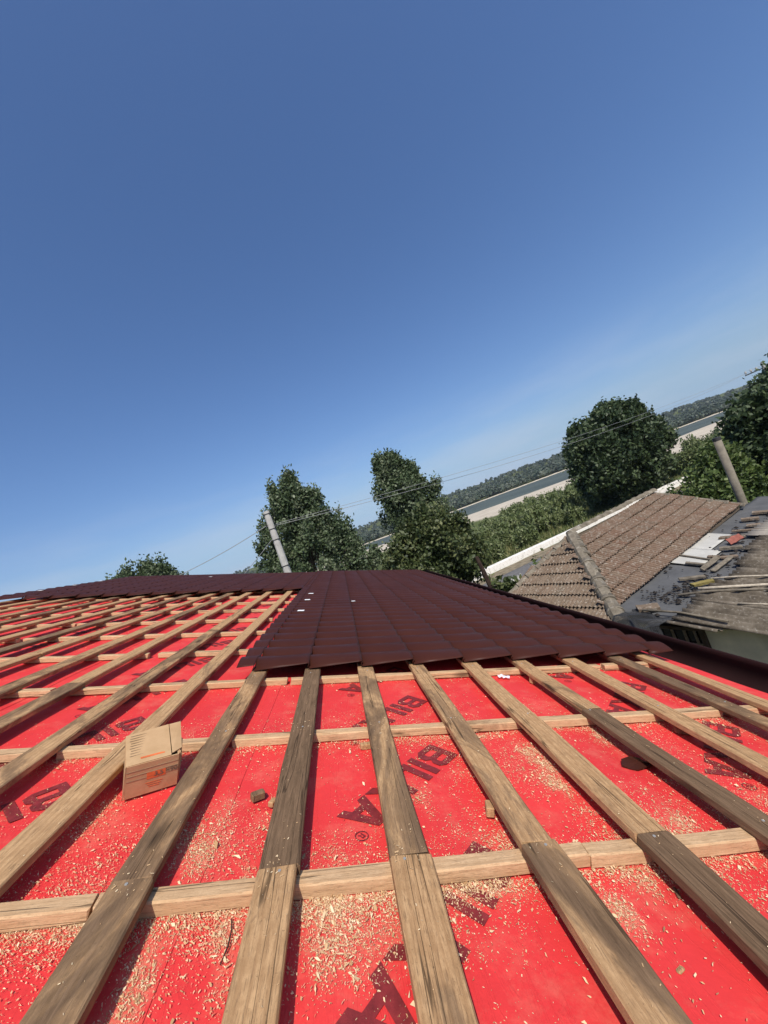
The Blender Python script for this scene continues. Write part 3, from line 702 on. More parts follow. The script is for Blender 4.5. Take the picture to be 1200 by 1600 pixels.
# window in the wall under the verge: dark brown frame, sashes, panes
M_FRAME = plain('dark_brown_paint', (.045, .026, .018), .6, .3, 8)
M_SASH = plain('flaking_pale_brown_paint', (.16, .11, .075), .7, .4, 12)
t = NT('window_glass', .06, .5); t.col((.012, .011, .010)); M_GLASS = t.m
wz1, wz0 = CAMZ * 0 + 2.20 - AP.z, .95 - AP.z
win = MB(); yA, yB = -2.66, -3.50; xw = -1.955
for (yy, zz, dy, dzz) in ((yA, (wz0 + wz1) / 2, .07, wz1 - wz0), (yB, (wz0 + wz1) / 2, .07, wz1 - wz0)): win.box((xw, yy, zz), (.09, dy, dzz))
win.box((xw, (yA + yB) / 2, wz1 - .03), (.085, abs(yB - yA) - .07, .06)); win.box((xw, (yA + yB) / 2, wz0 + .03), (.085, abs(yB - yA) - .07, .06))
wf = win.build('window_frame', M_FRAME, nbh, NM)
pn = MB().box((xw + .02, (yA + yB) / 2, (wz0 + wz1) / 2), (.012, abs(yB - yA) - .07, wz1 - wz0 - .12)).build('pane', M_GLASS, wf, NM)
for q in (.16, .42, .66, .86):
    MB().box((xw - .012, yA + (yB - yA) * q, (wz0 + wz1) / 2), (.03, .035, wz1 - wz0 - .12)).build('glazing_bar', M_SASH, wf, NM)
MB().box((xw - .010, (yA + yB) / 2, wz1 - .32), (.024, abs(yB - yA) - .08, .03)).build('glazing_bar', M_SASH, wf, NM)

# loose things lying on the neighbour's extension roof
M_OLDB = plain('grey_weathered_board', (.16, .135, .10), .95, .4, 9, .1, .5)
M_RED = plain('fresh_broken_clay', (.27, .095, .07), .9, .25, 12, .1)
M_MOSS = plain('mossy_yellow_tile', (.20, .16, .055), .95, .3, 12, .1)
M_POLE = plain('peeled_pale_pole', (.42, .36, .27), .9, .35, 14, .1)
M_RUB = plain('dark_rubble', (.035, .030, .026), .95, .5, 20, .1)
def slab(name, p0, p1, W, H, mat, label, cat, lift=.035, tilt=0., roll=0.):
    W *= .8; H *= .8
    (sa, aa), (sb, ab) = p0, p1; L = math.hypot(sb - sa, ab - aa); ang = math.atan2(-(ab - aa), sb - sa)
    p = ext((sa + sb) / 2, (aa + ab) / 2, lift)
    M4 = NM @ T(p) @ Matrix.Rotation(.149, 4, 'X') @ Matrix.Rotation(ang, 4, 'Z') @ Matrix.Rotation(tilt, 4, 'Y') @ Matrix.Rotation(roll, 4, 'X')
    V = []; F = []; n = 6
    r = np.random.default_rng(int(abs(sa * 1000 + aa * 370)))
    for i in range(n + 1):
        x = (i / n - .5) * L; jw = r.uniform(-.07, .07, 4) * W; e = r.uniform(-.04, .04) * L * (1 if i in (0, n) else 0)
        for (yy, zz), q in zip(((-W / 2, 0), (W / 2, 0), (W / 2, H), (W * .1, H * 1.12), (-W / 2, H)), (0, 1, 1, 2, 0)):
            V.append((x + e * (1 if yy > 0 else -.6), yy + jw[q], zz + r.uniform(-.08, .08) * H))
    for i in range(n):
        for j in range(5): F.append((i * 5 + j, i * 5 + (j + 1) % 5, i * 5 + 5 + (j + 1) % 5, i * 5 + 5 + j))
    F.append((4, 3, 2, 1, 0)); F.append(tuple(n * 5 + j for j in range(5)))
    return tag(mk(name, V, F, mat, None, M4), label, cat)
slab('board', (.86, 1.95), (.61, 2.85), .06, .03, M_OLDB, 'long thin grey board lying across the pale cement sheet', 'board', .05)
slab('board', (.38, 2.35), (.33, 2.76), .10, .035, M_OLDB, 'short wide grey board at the lower edge of the pale cement sheet', 'board', .05)
slab('tile_fragment', (.06, 2.77), (.66, 2.84), .12, .05, M_OLDB, 'long brown tile piece propped against the boards beside the cement sheet', 'tile', .07, -.12, .5)
slab('tile_fragment', (.06, 2.96), (.83, 3.0), .10, .05, M_OLDB, 'narrow brown tile piece next to the propped long one', 'tile', .04, -.05, .4)
slab('tile_fragment', (.78, 2.60), (.80, 2.80), .14, .05, M_TILE, 'small rounded brown tile piece at the end of the thin board', 'tile', .05)
slab('tile_fragment', (.82, 2.80), (.98, 3.06), .12, .045, M_TILE, 'flat brown tile piece right of the thin board', 'tile', .03)
slab('tile_fragment', (1.30, 2.62), (1.47, 2.98), .14, .07, M_OLDB, 'grey tile slab lying just below the red broken tile', 'tile', .05)
slab('broken_tile', (1.80, 2.60), (2.02, 2.80), .22, .03, M_RED, 'bright red broken tile standing tilted on the debris', 'tile', .10, -.3, .5)
slab('tile_fragment', (2.12, 2.30), (2.28, 2.76), .16, .05, M_TILE, 'brown tile piece lying behind the red broken tile', 'tile', .04)
slab('tile_fragment', (-.55, 2.62), (-.28, 2.97), .13, .05, M_OLDB, 'pale grey batten piece lying alone on the bitumen sheet', 'tile', .04)
slab('mossy_tile', (-.86, 3.00), (-.55, 3.22), .13, .06, M_MOSS, 'yellowish mossy tile lying at the edge of the corrugated sheets', 'tile', .08)
slab('tile_fragment', (-2.08, 2.60), (-1.86, 2.88), .26, .08, M_TILE, 'lichened tile lump holding down the netting by the hip', 'tile', .03)
slab('tile_fragment', (2.66, 2.36), (2.80, 2.84), .10, .05, M_TILE, 'dark tile strip above the pale corrugated sheets', 'tile', .03)
slab('tile_fragment', (3.08, 2.50), (3.22, 2.80), .16, .06, M_TILE, 'dark tile heap piece near the top of the grey sheet', 'tile', .03)
slab('tile_fragment', (3.60, 2.22), (3.72, 2.55), .18, .07, M_TILE, 'broad dark tile piece at the far right of the grey sheet', 'tile', .03)
slab('tile_fragment', (4.2, 2.25), (4.3, 2.7), .22, .07, M_TILE, 'farthest dark tile piece beneath the cut concrete post', 'tile', .03)
def pole(pts, r, label, mat):
    mb = MB(); P = [ext(s, a, z) for s, a, z in pts]; mb.tube(P, [r * (1 - .25 * i / len(P)) for i in range(len(P))], 8)
    tag(mb.build('wooden_pole', mat, None, NM, True), label, 'pole')
pole([(-1.01, 3.17, .115), (-.82, 3.55, .125), (-.57, 4.0, .125), (-.10, 4.85, .12)], .030, 'thick pale peeled pole lying on the corrugated sheets, nearest the mossy tile', M_POLE)
pole([(-1.26, 2.92, .05), (-1.04, 3.4, .115), (-.76, 4.0, .12), (-.36, 4.9, .12)], .026, 'dark pole lying just below the thick pale peeled pole', M_OLDB)
pole([(-.45, 3.15, .10), (-.30, 3.5, .12), (-.14, 3.9, .12), (.2, 4.8, .12)], .018, 'thin pale pole lying above the mossy tile', M_POLE)
pole([(-1.40, 3.9, .11), (-1.30, 4.25, .11), (-1.15, 4.9, .11)], .016, 'thin white stick lying low on the corrugated sheets', M_POLE)
pole([(-2.16, 2.75, .10), (-2.02, 3.3, .10), (-2.05, 4.0, .10)], .022, 'dark lath lying along the verge beside the netting', M_OLDB)
# rubble crumbs
V = []; F = []
for cs, ca, ss, sa_, n in ((-1.35, 2.75, .18, .22, 70), (-.55, 2.95, .25, .12, 40), (-1.5, 2.35, .5, .3, 10), (.0, 2.2, .5, .3, 12), (1.0, 2.95, .7, .15, 50), (2.8, 2.6, .8, .2, 60), (-1.0, 2.95, .2, .2, 30)):
    for i in range(n):
        p = ext(random.gauss(cs, ss), random.gauss(ca, sa_), .03); r = random.choice((.015, .02, .03, .05)); b = len(V)
        for q in ((1, 0, 0), (0, 1.3, 0), (-1, 0, 0), (0, -1.3, 0), (.1, .1, .8), (0, 0, -.4)):
            V.append((p.x + q[0] * r * random.uniform(.6, 1.2), p.y + q[1] * r * random.uniform(.6, 1.2), p.z + q[2] * r * random.uniform(.6, 1.2)))
        F += [(b + i0, b + i1, b + 4) for i0, i1 in ((0, 1), (1, 2), (2, 3), (3, 0))] + [(b + i1, b + i0, b + 5) for i0, i1 in ((0, 1), (1, 2), (2, 3), (3, 0))]
tag(mk('rubble', V, F, M_RUB, None, NM), 'dark crumbs of broken tile and mortar scattered on the grey sheet', 'rubble', kind='stuff')
# crumpled netting at the corner below the hip cap: real woven strands
V = []; F = []
def netp(i, j):
    s = -2.92 + .85 * i; a = 2.45 + .78 * j
    z = .02 + .12 * (float(fbm(i * 4 + 3, j * 4, 6)) - .35) - .34 * max(0, .45 - i) - .10 * max(0, j - .7)
    return ext(s + .1 * math.sin(j * 7), a + .08 * math.sin(i * 9), z)
NI = 40
for i in range(NI + 1):
    for j in range(NI + 1): V.append(netp(i / NI, j / NI))
for i in range(NI):
    for j in range(NI): q = i * (NI + 1) + j; F.append((q, q + 1, q + NI + 2, q + NI + 1))
M_NET = plain('black_plastic_netting', (.03, .031, .033), .55, .5, 40, .4)
o = mk('netting', V, F, M_NET, None, NM, True)
md = o.modifiers.new('strands', 'WIREFRAME'); md.thickness = .010; md.use_even_offset = False
tag(o, 'crumpled black plastic netting draped over the corner beside the hip cap tiles', 'netting')

# ------------------------------------------------------------------ vegetation
def leaf_mat(name, c0, c1, c2, rough=.55):
    t = NT(name, rough, .35); v = t.coord(rnd=False)
    oi = t.attr('tint', 'GEOMETRY').outputs['Fac']
    c = t.ramp(oi, [(.1, c0), (.55, c1), (.95, c2)]); t.col(c)
    tr = t.n('ShaderNodeBsdfTranslucent'); t.l(c, tr.inputs['Color'])
    mx = t.n('ShaderNodeMixShader'); mx.inputs[0].default_value = .22
    t.l(t.b.outputs[0], mx.inputs[1]); t.l(tr.outputs[0], mx.inputs[2]); t.l(mx.outputs[0], t.out.inputs['Surface']); return t.m
M_POP = leaf_mat('poplar_leaf', (.042, .066, .029), (.088, .124, .052), (.20, .225, .135))
M_FIG = leaf_mat('dark_fruit_leaf', (.028, .044, .013), (.064, .086, .026), (.18, .19, .075))
M_RND = leaf_mat('dense_leaf', (.024, .043, .016), (.050, .078, .028), (.11, .14, .060))
M_BUSH = leaf_mat('willow_bush_leaf', (.075, .105, .034), (.145, .180, .062), (.27, .29, .15))
M_SHR = leaf_mat('shrub_leaf', (.045, .072, .017), (.090, .130, .032), (.18, .21, .075))
M_FOR = leaf_mat('forest_leaf', (.040, .060, .036), (.075, .098, .058), (.14, .155, .110))
M_BARK = plain('bark', (.085, .068, .05), .95, .4, 8, .1, .6)
def leaves(centers, per, sig, size, rng, up=.0, aspect=1.7):
    n = len(centers) * per
    C = np.repeat(np.asarray(centers, float), per, 0) + rng.normal(0, 1, (n, 3)) * np.asarray(sig)
    d = rng.normal(0, 1, (n, 3)); d[:, 2] += up; d /= np.linalg.norm(d, axis=1)[:, None]
    e = rng.normal(0, 1, (n, 3)); e -= (e * d).sum(1)[:, None] * d; e /= np.linalg.norm(e, axis=1)[:, None]
    sz = size * rng.uniform(.6, 1.35, n)[:, None]
    a = d * sz * aspect * .5; b = e * sz * .5
    V = np.stack([C - a, C + b - a * .1, C + a, C - b - a * .1], 1).reshape(-1, 3)
    F = np.arange(n * 4).reshape(n, 4)
    ct = np.repeat(rng.uniform(0, 1, len(centers)), per); tint = np.clip(.6 * ct + .4 * rng.uniform(0, 1, n), 0, 1)
    return V, F, np.repeat(tint, 4)
def leafmesh(name, V, F, tint, mat):
    m = meshdata(name, V, F, mat)
    a = m.attributes.new('tint', 'FLOAT', 'POINT'); a.data.foreach_set('value', tint.astype(np.float32)); return m
def lobe_pts(lobes, rng):
    P = []
    for (x, y, z, rx, ry, rz_, n) in lobes:
        q = rng.normal(0, 1, (n, 3)); q /= np.linalg.norm(q, axis=1)[:, None]
        r = rng.uniform(.12, 1, n) ** .5
        r *= 1 + .22 * (fbm(np.arctan2(q[:, 1], q[:, 0]) * 2.2 + 20, q[:, 2] * 3 + 9, int(abs(x * 10 + z * 7)), 3) - .5) * 2
        P.append(np.stack([x + q[:, 0] * r * rx, y + q[:, 1] * r * ry, z + q[:, 2] * r * rz_], -1))
    return np.concatenate(P)
def spires(lobes, n, h, r, seed):
    rng = np.random.default_rng(seed); out = []
    for i in range(n):
        l = lobes[rng.integers(0, len(lobes))]; a = rng.uniform(0, 6.28); q = rng.uniform(.25, 1.0)
        out.append((l[0] + math.cos(a) * l[3] * q * .95, l[1] + math.sin(a) * l[4] * q * .95, l[2] + l[5] * math.sqrt(max(.05, 1 - q * q)) * .98, r, r, h * rng.uniform(.6, 1.4), 7))
    return lobes + out
def dropz(dz, L, k=1.0): return [(l[0] * k, l[1], l[2] - dz) + tuple(l[3:]) for l in L]
def tree(name, az, dist, lobes, label, cat, mat, leaf=.16, per=26, sig=.32, trunk_r=.2, seed=0, group=None, zb=None, sway=0, sp=None):
    limbs = lobes
    if sp: lobes = spires(lobes, *sp, seed + 500)
    rng = np.random.default_rng(seed); x = dist * math.sin(rad(az)); y = dist * math.cos(rad(az))
    z0 = float(gz(x, y)) if zb is None else zb
    rt = tag(empty(name, T((x, y, z0))), label, cat, group)
    P = lobe_pts(lobes, rng)
    V, F, tn = leaves(P, per, sig, leaf, rng, .25)
    obj('crown', leafmesh('crown', V, F, tn, mat), rt, T((x, y, z0)))
    mb = MB(); top = max(l[2] for l in lobes)
    mb.tube([(0, 0, -.2), (.05, .03, top * .2), (-.04, .06, top * .45), (.05, 0, top * .75)], [trunk_r * 1.25, trunk_r, trunk_r * .7, trunk_r * .3], 9)
    for i, l in enumerate(limbs):
        b0 = Vector((0, 0, top * (.18 + .3 * ((i * .37) % 1)))); b1 = Vector((l[0], l[1], l[2] + l[5] * .3)); m_ = b0.lerp(b1, .5) + Vector((0, 0, .25))
        mb.tube([b0, m_, b1], [trunk_r * .55, trunk_r * .34, trunk_r * .12], 6)
    for i in range(0, len(P), max(1, len(P) // 70)):
        p = Vector(P[i]); q = Vector((p.x * .35, p.y * .35, p.z * .75)); mb.tube([q, q.lerp(p, .5) + Vector((0, 0, .1)), p], [trunk_r * .18, trunk_r * .1, .012], 5)
    mb.build('trunk', M_BARK, rt, T((x, y, z0)), True)
    return rt
tree('poplar_tree', -4.4, 26, dropz(.85, [(0, 0, 6.2, 3.1, 2.6, 3.2, 150), (-1.2, 0, 8.2, 1.5, 1.4, 2.3, 75), (.1, .2, 9.0, 1.2, 1.2, 2.6, 75), (1.25, 0, 8.6, 1.0, 1.1, 2.0, 55), (2.3, 0, 7.0, 1.1, 1.1, 2.3, 55), (-2.3, .2, 6.4, 1.1, 1.2, 2.2, 45), (3.1, -.3, 5.0, 1.1, 1.1, 1.5, 35),
      (-.6, 0, 10.2, .5, .5, 1.3, 18), (.3, .2, 10.6, .45, .45, 1.3, 18), (1.3, 0, 9.8, .4, .4, 1.1, 14)], .96),
     'tall ragged poplar right behind the leaning concrete utility pole', 'tree', M_POP, .125, 62, (.17, .17, .27), .22, 21, sp=(34, .55, .22))
tree('poplar_tree', 11.2, 28, dropz(.95, [(0, 0, 7.4, 2.3, 2.2, 3.4, 130), (-.4, 0, 9.0, 1.8, 1.7, 2.3, 90), (.6, 0, 9.1, 1.3, 1.3, 1.9, 55), (2.0, 0, 7.2, 1.1, 1.1, 1.6, 40), (1.2, 0, 8.0, 1.0, 1.0, 1.4, 30),
      (-.6, 0, 10.3, .5, .5, .9, 14), (.3, 0, 10.4, .45, .45, .8, 12)]),
     'tall poplar rising behind the dark round fruit tree', 'tree', M_POP, .125, 62, (.17, .17, .27), .22, 22, sp=(34, .55, .22))
tree('fruit_tree', 12.6, 18.6, [(0, 0, 3.5, 2.0, 1.9, 1.9, 170), (-1.1, .2, 3.5, 1.2, 1.2, 1.6, 70), (1.1, 0, 3.6, 1.3, 1.2, 1.4, 70), (.1, 0, 4.7, 1.2, 1.2, 1.1, 60), (1.5, 0, 2.8, .9, .9, 1.1, 40), (-1.4, 0, 2.5, .8, .8, 1.2, 35)],
     'dark round leafy fruit tree just beyond the far end of the metal roof', 'tree', M_FIG, .115, 62, .20, .16, 23, sp=(30, .25, .25))
tree('round_tree', 39.6, 45, dropz(0, [(0, 0, 5.0, 4.6, 4.3, 4.2, 330), (-2.0, 0, 6.3, 2.4, 2.4, 2.5, 110), (1.6, 0, 6.6, 2.6, 2.5, 2.6, 120), (3.0, 0, 4.6, 2.0, 2.2, 2.6, 90), (-3.0, 0, 4.2, 1.9, 2.0, 2.6, 80), (0, 0, 8.0, 2.4, 2.2, 1.5, 70), (.5, 0, 2.2, 3.6, 3.2, 1.9, 90)], 1.12),
     'big dense dark round tree standing beyond the road by the river bank', 'tree', M_RND, .21, 52, (.25, .25, .34), .35, 24, sp=(60, .5, .4))
tree('leafy_shrub', 46.9, 21, [(0, 0, 1.7, 1.6, 1.6, 1.5, 120), (.7, 0, 2.4, 1.0, 1.0, 1.1, 60), (-.8, 0, 1.5, 1.0, 1.0, 1.0, 50), (.8, 0, 3.1, .45, .45, .6, 18)],
     'bright green leafy shrub left of the cut concrete post', 'shrub', M_SHR, .105, 60, .19, .10, 25, sp=(24, .35, .16))
tree('walnut_tree', 55.3, 27, dropz(.75, [(0, 0, 3.2, 3.2, 3.0, 2.9, 230), (-1.8, 0, 4.4, 1.6, 1.6, 1.5, 75), (.6, 0, 4.7, 2.4, 2.0, 1.4, 110), (3.0, 0, 4.4, 2.5, 2.2, 2.4, 110), (-2.2, 0, 2.4, 1.5, 1.5, 1.8, 60)]),
     'wide dark tree at the right edge behind the cut concrete post', 'tree', M_RND, .15, 56, .26, .25, 26, sp=(40, .3, .3))
tree('distant_tree', 56.0, 46, dropz(.9, [(0, 0, 4.4, 3.4, 3.2, 3.4, 180), (1.5, 0, 6.2, 2.2, 2.0, 2.0, 70), (-1.8, 0, 5.0, 1.7, 1.7, 2.0, 50)]),
     'farther dark tree at the right edge beneath the overhead line pole', 'tree', M_RND, .21, 48, .36, .3, 27, sp=(30, .5, .35))
tree('poplar_tree', -25.2, 30, dropz(.5, [(0, 0, 7.2, 2.3, 2.1, 2.8, 120), (-1.3, 0, 7.6, 1.1, 1.1, 1.6, 40), (.9, 0, 7.8, 1.3, 1.2, 1.6, 55), (1.9, 0, 6.7, 1.0, 1.0, 1.5, 35), (-2.2, 0, 6.6, .8, .8, 1.2, 25), (.3, 0, 9.0, .5, .5, .8, 14), (-.6, 0, 8.8, .45, .45, .8, 12)]),
     'poplar top showing above the ridge at the far left', 'tree', M_POP, .125, 62, (.17, .17, .27), .22, 28, sp=(34, .55, .22))
# scrub of willow bushes between the wall and the sand: each a bush of its own
def bush_mesh(seed, h=3.2):
    rng = np.random.default_rng(seed)
    lob = [(0, 0, h * .42, 1.5, 1.4, h * .42, 46)]
    for i in range(5): a = rng.uniform(0, 6.28); lob.append((math.cos(a) * .9, math.sin(a) * .9, h * rng.uniform(.45, .62), .7, .7, h * rng.uniform(.28, .42), 18))
    P = lobe_pts(lob, rng); V, F, tn = leaves(P, 20, (.20, .20, .34), .17, rng, 1.1, 2.6)
    return leafmesh('willow_bush', V, F, tn, M_BUSH)
BM = [bush_mesh(50 + i) for i in range(5)]
rb = random.Random(5); nb = 0; placed = []
for tr_ in range(9000):
    if nb >= 150: break
    tq = rb.triangular(28.0, 76, 32); al = rb.uniform(-6, 110)
    x, y = RDIR[0] * al + RN[0] * tq, RDIR[1] * al + RN[1] * tq
    az = math.degrees(math.atan2(x, y))
    if az < -4 or az > 58 or (43 < az < 51 and tq > 40): continue
    if lerp(SHN, x) - y < 112: continue
    if any((x - a) ** 2 + (y - b) ** 2 < (1.55 + .012 * tq) ** 2 for a, b in placed): continue
    placed.append((x, y)); sc = rb.uniform(.7, 1.1) * (1.0 if tq > 33 else .75)
    o = obj('willow_bush', BM[nb % 5], None, T((x, y, float(gz(x, y)) - .05)) @ Matrix.Rotation(rb.uniform(0, 6.28), 4, 'Z') @ Matrix.Diagonal((sc, sc, sc * rb.uniform(.85, 1.15), 1)))
    row = 'behind the white wall' if tq < 36 else ('deep in the scrub' if tq < 55 else 'at the sandy edge')
    side = 'left of the fruit tree' if az < 6 else ('among the fruit tree and poplar' if az < 19 else ('left of the round tree' if az < 33 else ('under the big round tree' if az < 46 else 'right of the big round tree')))
    size = 'tall' if sc > .97 else ('small' if sc < .8 else 'middling')
    tag(o, '%s feathery willow bush %s, %s' % (size, row, side), 'bush', 'willow bushes below the wall'); nb += 1
# grass on the bank below the wall and in the yard
def grass(name, al0, al1, t0, t1, n, h, label, mat, seed):
    rng = np.random.default_rng(seed)
    al = rng.uniform(al0, al1, n); tq = rng.uniform(t0, t1, n); x = RDIR[0] * al + RN[0] * tq; y = RDIR[1] * al + RN[1] * tq
    z = gz(x, y); hh = h * rng.uniform(.5, 1.4, n); a = rng.uniform(0, 6.28, n); wv = .05 * rng.uniform(.6, 1.5, n) * (h / .4)
    lx_, ly_ = rng.normal(0, .35, n) * hh, rng.normal(0, .35, n) * hh
    B0 = np.stack([x - np.cos(a) * wv, y - np.sin(a) * wv, z], -1); B1 = np.stack([x + np.cos(a) * wv, y + np.sin(a) * wv, z], -1); B2 = np.stack([x + lx_, y + ly_, z + hh], -1)
    V = np.stack([B0, B1, B2], 1).reshape(-1, 3); F = np.arange(n * 3).reshape(n, 3); tn = np.repeat(rng.uniform(0, 1, n), 3)
    tag(obj(name, leafmesh(name, V, F, tn, mat)), label, 'grass', kind='stuff')
M_GRASS = leaf_mat('bank_grass', (.075, .105, .030), (.14, .165, .052), (.30, .27, .12))
grass('bank_grass', -12, 60, 25.0, 40, 26000, .45, 'green and dry grass growing on the bank below the white wall', M_GRASS, 61)
grass('yard_grass', -10, 30, 12.5, 17.4, 9000, .28, 'patchy grass growing in the yard between the houses and the road', M_GRASS, 62)
# far wood on the other bank: reads as one mass
rng = np.random.default_rng(71); C = []
n = 8200
X = rng.uniform(-420, 900, n); Fd = np.abs(rng.normal(0, 1, n)) ** 1.2 * 170 + 10; Y = lerp(SHF, X) + Fd
ok = (np.degrees(np.arctan2(X, Y)) > -24) & (np.degrees(np.arctan2(X, Y)) < 60); X, Y, Fd = X[ok], Y[ok], Fd[ok]
H = rng.uniform(7, 12, len(X)) * np.interp(Fd, [0, 30, 120, 400], [.7, 1, .85, .85]); Zb = gz(X, Y)
per = 36; q = rng.normal(0, 1, (len(X), per, 3)); q /= np.linalg.norm(q, axis=2)[:, :, None]; q[:, :, 2] = np.abs(q[:, :, 2]) * 1.1 - .25
rr = rng.uniform(.7, 1.05, (len(X), per, 1)); RX = H * rng.uniform(.38, .52, len(X))
P = np.stack([X, Y, Zb + H * .45], -1)[:, None, :] + q * rr * np.stack([RX, RX, H * .52], -1)[:, None, :]
P = P.reshape(-1, 3); nq = (q.reshape(-1, 3) + rng.normal(0, .45, (len(P), 3))); nq /= np.linalg.norm(nq, axis=1)[:, None]
e1 = np.cross(nq, rng.normal(0, 1, nq.shape)); e1 /= np.linalg.norm(e1, axis=1)[:, None]; e2 = np.cross(nq, e1); sz = np.repeat(H, per)[:, None] * .17 * rng.uniform(.7, 1.3, (len(P), 1))
V = np.stack([P - e1 * sz, P - e2 * sz, P + e1 * sz, P + e2 * sz], 1).reshape(-1, 3); F = np.arange(len(P) * 4).reshape(-1, 4)
tn = np.clip(np.repeat(rng.uniform(0, 1, len(X)), per) * .7 + .3 * rng.uniform(0, 1, len(P)), 0, 1)
tag(obj('far_wood', leafmesh('far_wood', V, F, np.repeat(tn, 4), M_FOR)), 'dense green wood covering the far river bank and hills', 'wood', kind='stuff')
print('far wood trees', len(X))

# ------------------------------------------------------------------ poles, wires, fence, post
M_CONC = plain('pale_concrete', (.42, .40, .36), .9, .18, 5, .15, .3)
M_DARKM = plain('dark_iron', (.03, .028, .027), .6, .3, 12, .4)
def polar(az, d, z): return Vector((d * math.sin(rad(az)), d * math.cos(rad(az)), z))
pb = polar(-8.1, 16, 0); ptop = CAMZ + 16 * math.tan(rad(8.2))
up1 = tag(empty('utility_pole', T(pb)), 'pale concrete utility pole standing behind the far edge of the metal roof', 'utility pole')
mb = MB(); H_ = ptop
ring = []
for z, a in ((0, .17), (H_ * .5, .145), (H_, .115)):
    for x_, y_ in ((-1, -.6), (-.6, -1), (.6, -1), (1, -.6), (1, .6), (.6, 1), (-.6, 1), (-1, .6)): ring.append((x_ * a, y_ * a, z))
mb.add(ring, [(l * 8 + i, l * 8 + (i + 1) % 8, l * 8 + 8 + (i + 1) % 8, l * 8 + 8 + i) for l in range(2) for i in range(8)] + [tuple(range(16, 24))])
mb.build('shaft', M_CONC, up1, T(pb))
for z in (H_ - .12, H_ - .75, H_ - 1.2, H_ - 2.3, H_ - 2.75):
    a = .118 + (H_ - z) * .0068
    MB().box((0, 0, 0), (2 * a + .02, 2 * a + .02, .035)).build('strap', M_DARKM, up1, T(pb + Vector((0, 0, z))))
for dx, dz_ in ((.16, -.55), (.20, -.72), (-.16, -.62)):
    MB().tube([(0, 0, 0), (dx * .6, -.05, 0), (dx, -.05, .02), (dx, -.05, .11)], [.014, .014, .02, .03], 7).build('insulator', M_DARKM, up1, T(pb + Vector((0, 0, H_ + dz_))))
MB().tube([(.10, 0, -.3), (.26, 0, -.15), (.3, 0, .1), (.24, 0, .32), (.12, 0, .35)], [.008] * 5, 5).build('cable_loop', M_DARKM, up1, T(pb + Vector((0, 0, H_ - .1))))
pb2 = polar(54.3, 52, 0); z2 = CAMZ + 52 * math.tan(rad(2.5))
up2 = tag(empty('utility_pole', T(pb2)), 'distant utility pole with cross arm and insulators at the right edge above the trees', 'utility pole')
MB().tube([(0, 0, 0), (0, 0, z2)], [.17, .12], 10).build('shaft', M_CONC, up2, T(pb2))
xa = Vector((-.8, .6, 0))
MB().tube([xa * -1.0 + Vector((0, 0, z2 - .5)), xa * 1.4 + Vector((0, 0, z2 - .62))], [.05, .05], 6).build('cross_arm', M_DARKM, up2, T(pb2))
for q in (-.9, -.4, .5, .9, 1.3):
    MB().tube([xa * q + Vector((0, 0, z2 - .55)), xa * q + Vector((0, 0, z2 - .4)), xa * q + Vector((0, 0, z2 - .25))], [.03, .09, .05], 7).build('insulator', M_CONC, up2, T(pb2))
M_WIRE = plain('aluminium_wire', (.30, .30, .29), .45, .1, 5, .5)
def wire(p0, p1, sag, r, label, mat=M_WIRE):
    n = 26; P = []
    for i in range(n + 1):
        s = i / n; p = p0.lerp(p1, s); P.append(p - Vector((0, 0, sag * 4 * s * (1 - s))))
    mb = MB(); mb.tube([p - p0 for p in P], [r] * (n + 1), 5); tag(mb.build('overhead_wire', mat, None, T(p0)), label, 'wire')
A1 = pb + Vector((.20, -.05, H_ - .60)); B1 = pb2 + Vector((0, 0, z2 - .35))
wire(A1, B1, .62, .008, 'upper of the overhead wires running from the near utility pole to the right')
wire(pb + Vector((.16, -.05, H_ - .66)), pb2 + xa * .9 + Vector((0, 0, z2 - .4)), .85, .009, 'lower of the overhead wires running from the near utility pole to the right')
wire(pb2 + xa * 1.3 + Vector((0, 0, z2 - .25)), pb2 + Vector((30, -9, z2 + .6)), .3, .012, 'short wire leaving the distant pole past the right edge')
wire(pb + Vector((-.16, -.05, H_ - .55)), polar(-30, 21, CAMZ + 1.2), .3, .014, 'overhead wire dropping from the near utility pole to the left behind the ridge')
wire(pb + Vector((-.16, -.05, H_ - 1.15)), polar(-16.5, 17.2, CAMZ - .2), .05, .011, 'thin service wire dropping steeply left of the near utility pole')
# cut concrete post behind the neighbour's roof
pp_ = polar(48.8, 16.8, 0); pt = CAMZ - 16.8 * math.tan(rad(3.4))
cp = tag(empty('concrete_post', T(pp_)), 'round grey brown post with cut top behind the neighbour roof', 'post')
M_POST = plain('weathered_round_post', (.19, .165, .125), .9, .25, 6, .15, .3)
MB().tube([(0, 0, 0), (0, 0, pt * .5), (0, 0, pt)], [.125, .118, .11], 18).build('shaft', M_POST, cp, T(pp_), True)
MB().tube([(0, 0, pt - .10), (0, 0, pt + .012)], [.114, .114], 18).build('dark_top', M_DARKM, cp, T(pp_))
# dark old wooden post by the roof edge
pw = polar(18.9, 14.2, 0)
mb = MB(); mb.tube([(0, 0, 0), (-.02, .02, 1.6), (-.12, .03, 3.0), (-.17, .05, 3.62)], [.10, .095, .085, .07], 8)
tag(mb.build('wooden_post', plain('charred_old_wood', (.045, .030, .022), .9, .5, 9, .1, .6), None, T(pw)), 'dark leaning wooden post beside the metal roof edge in front of the road', 'post')
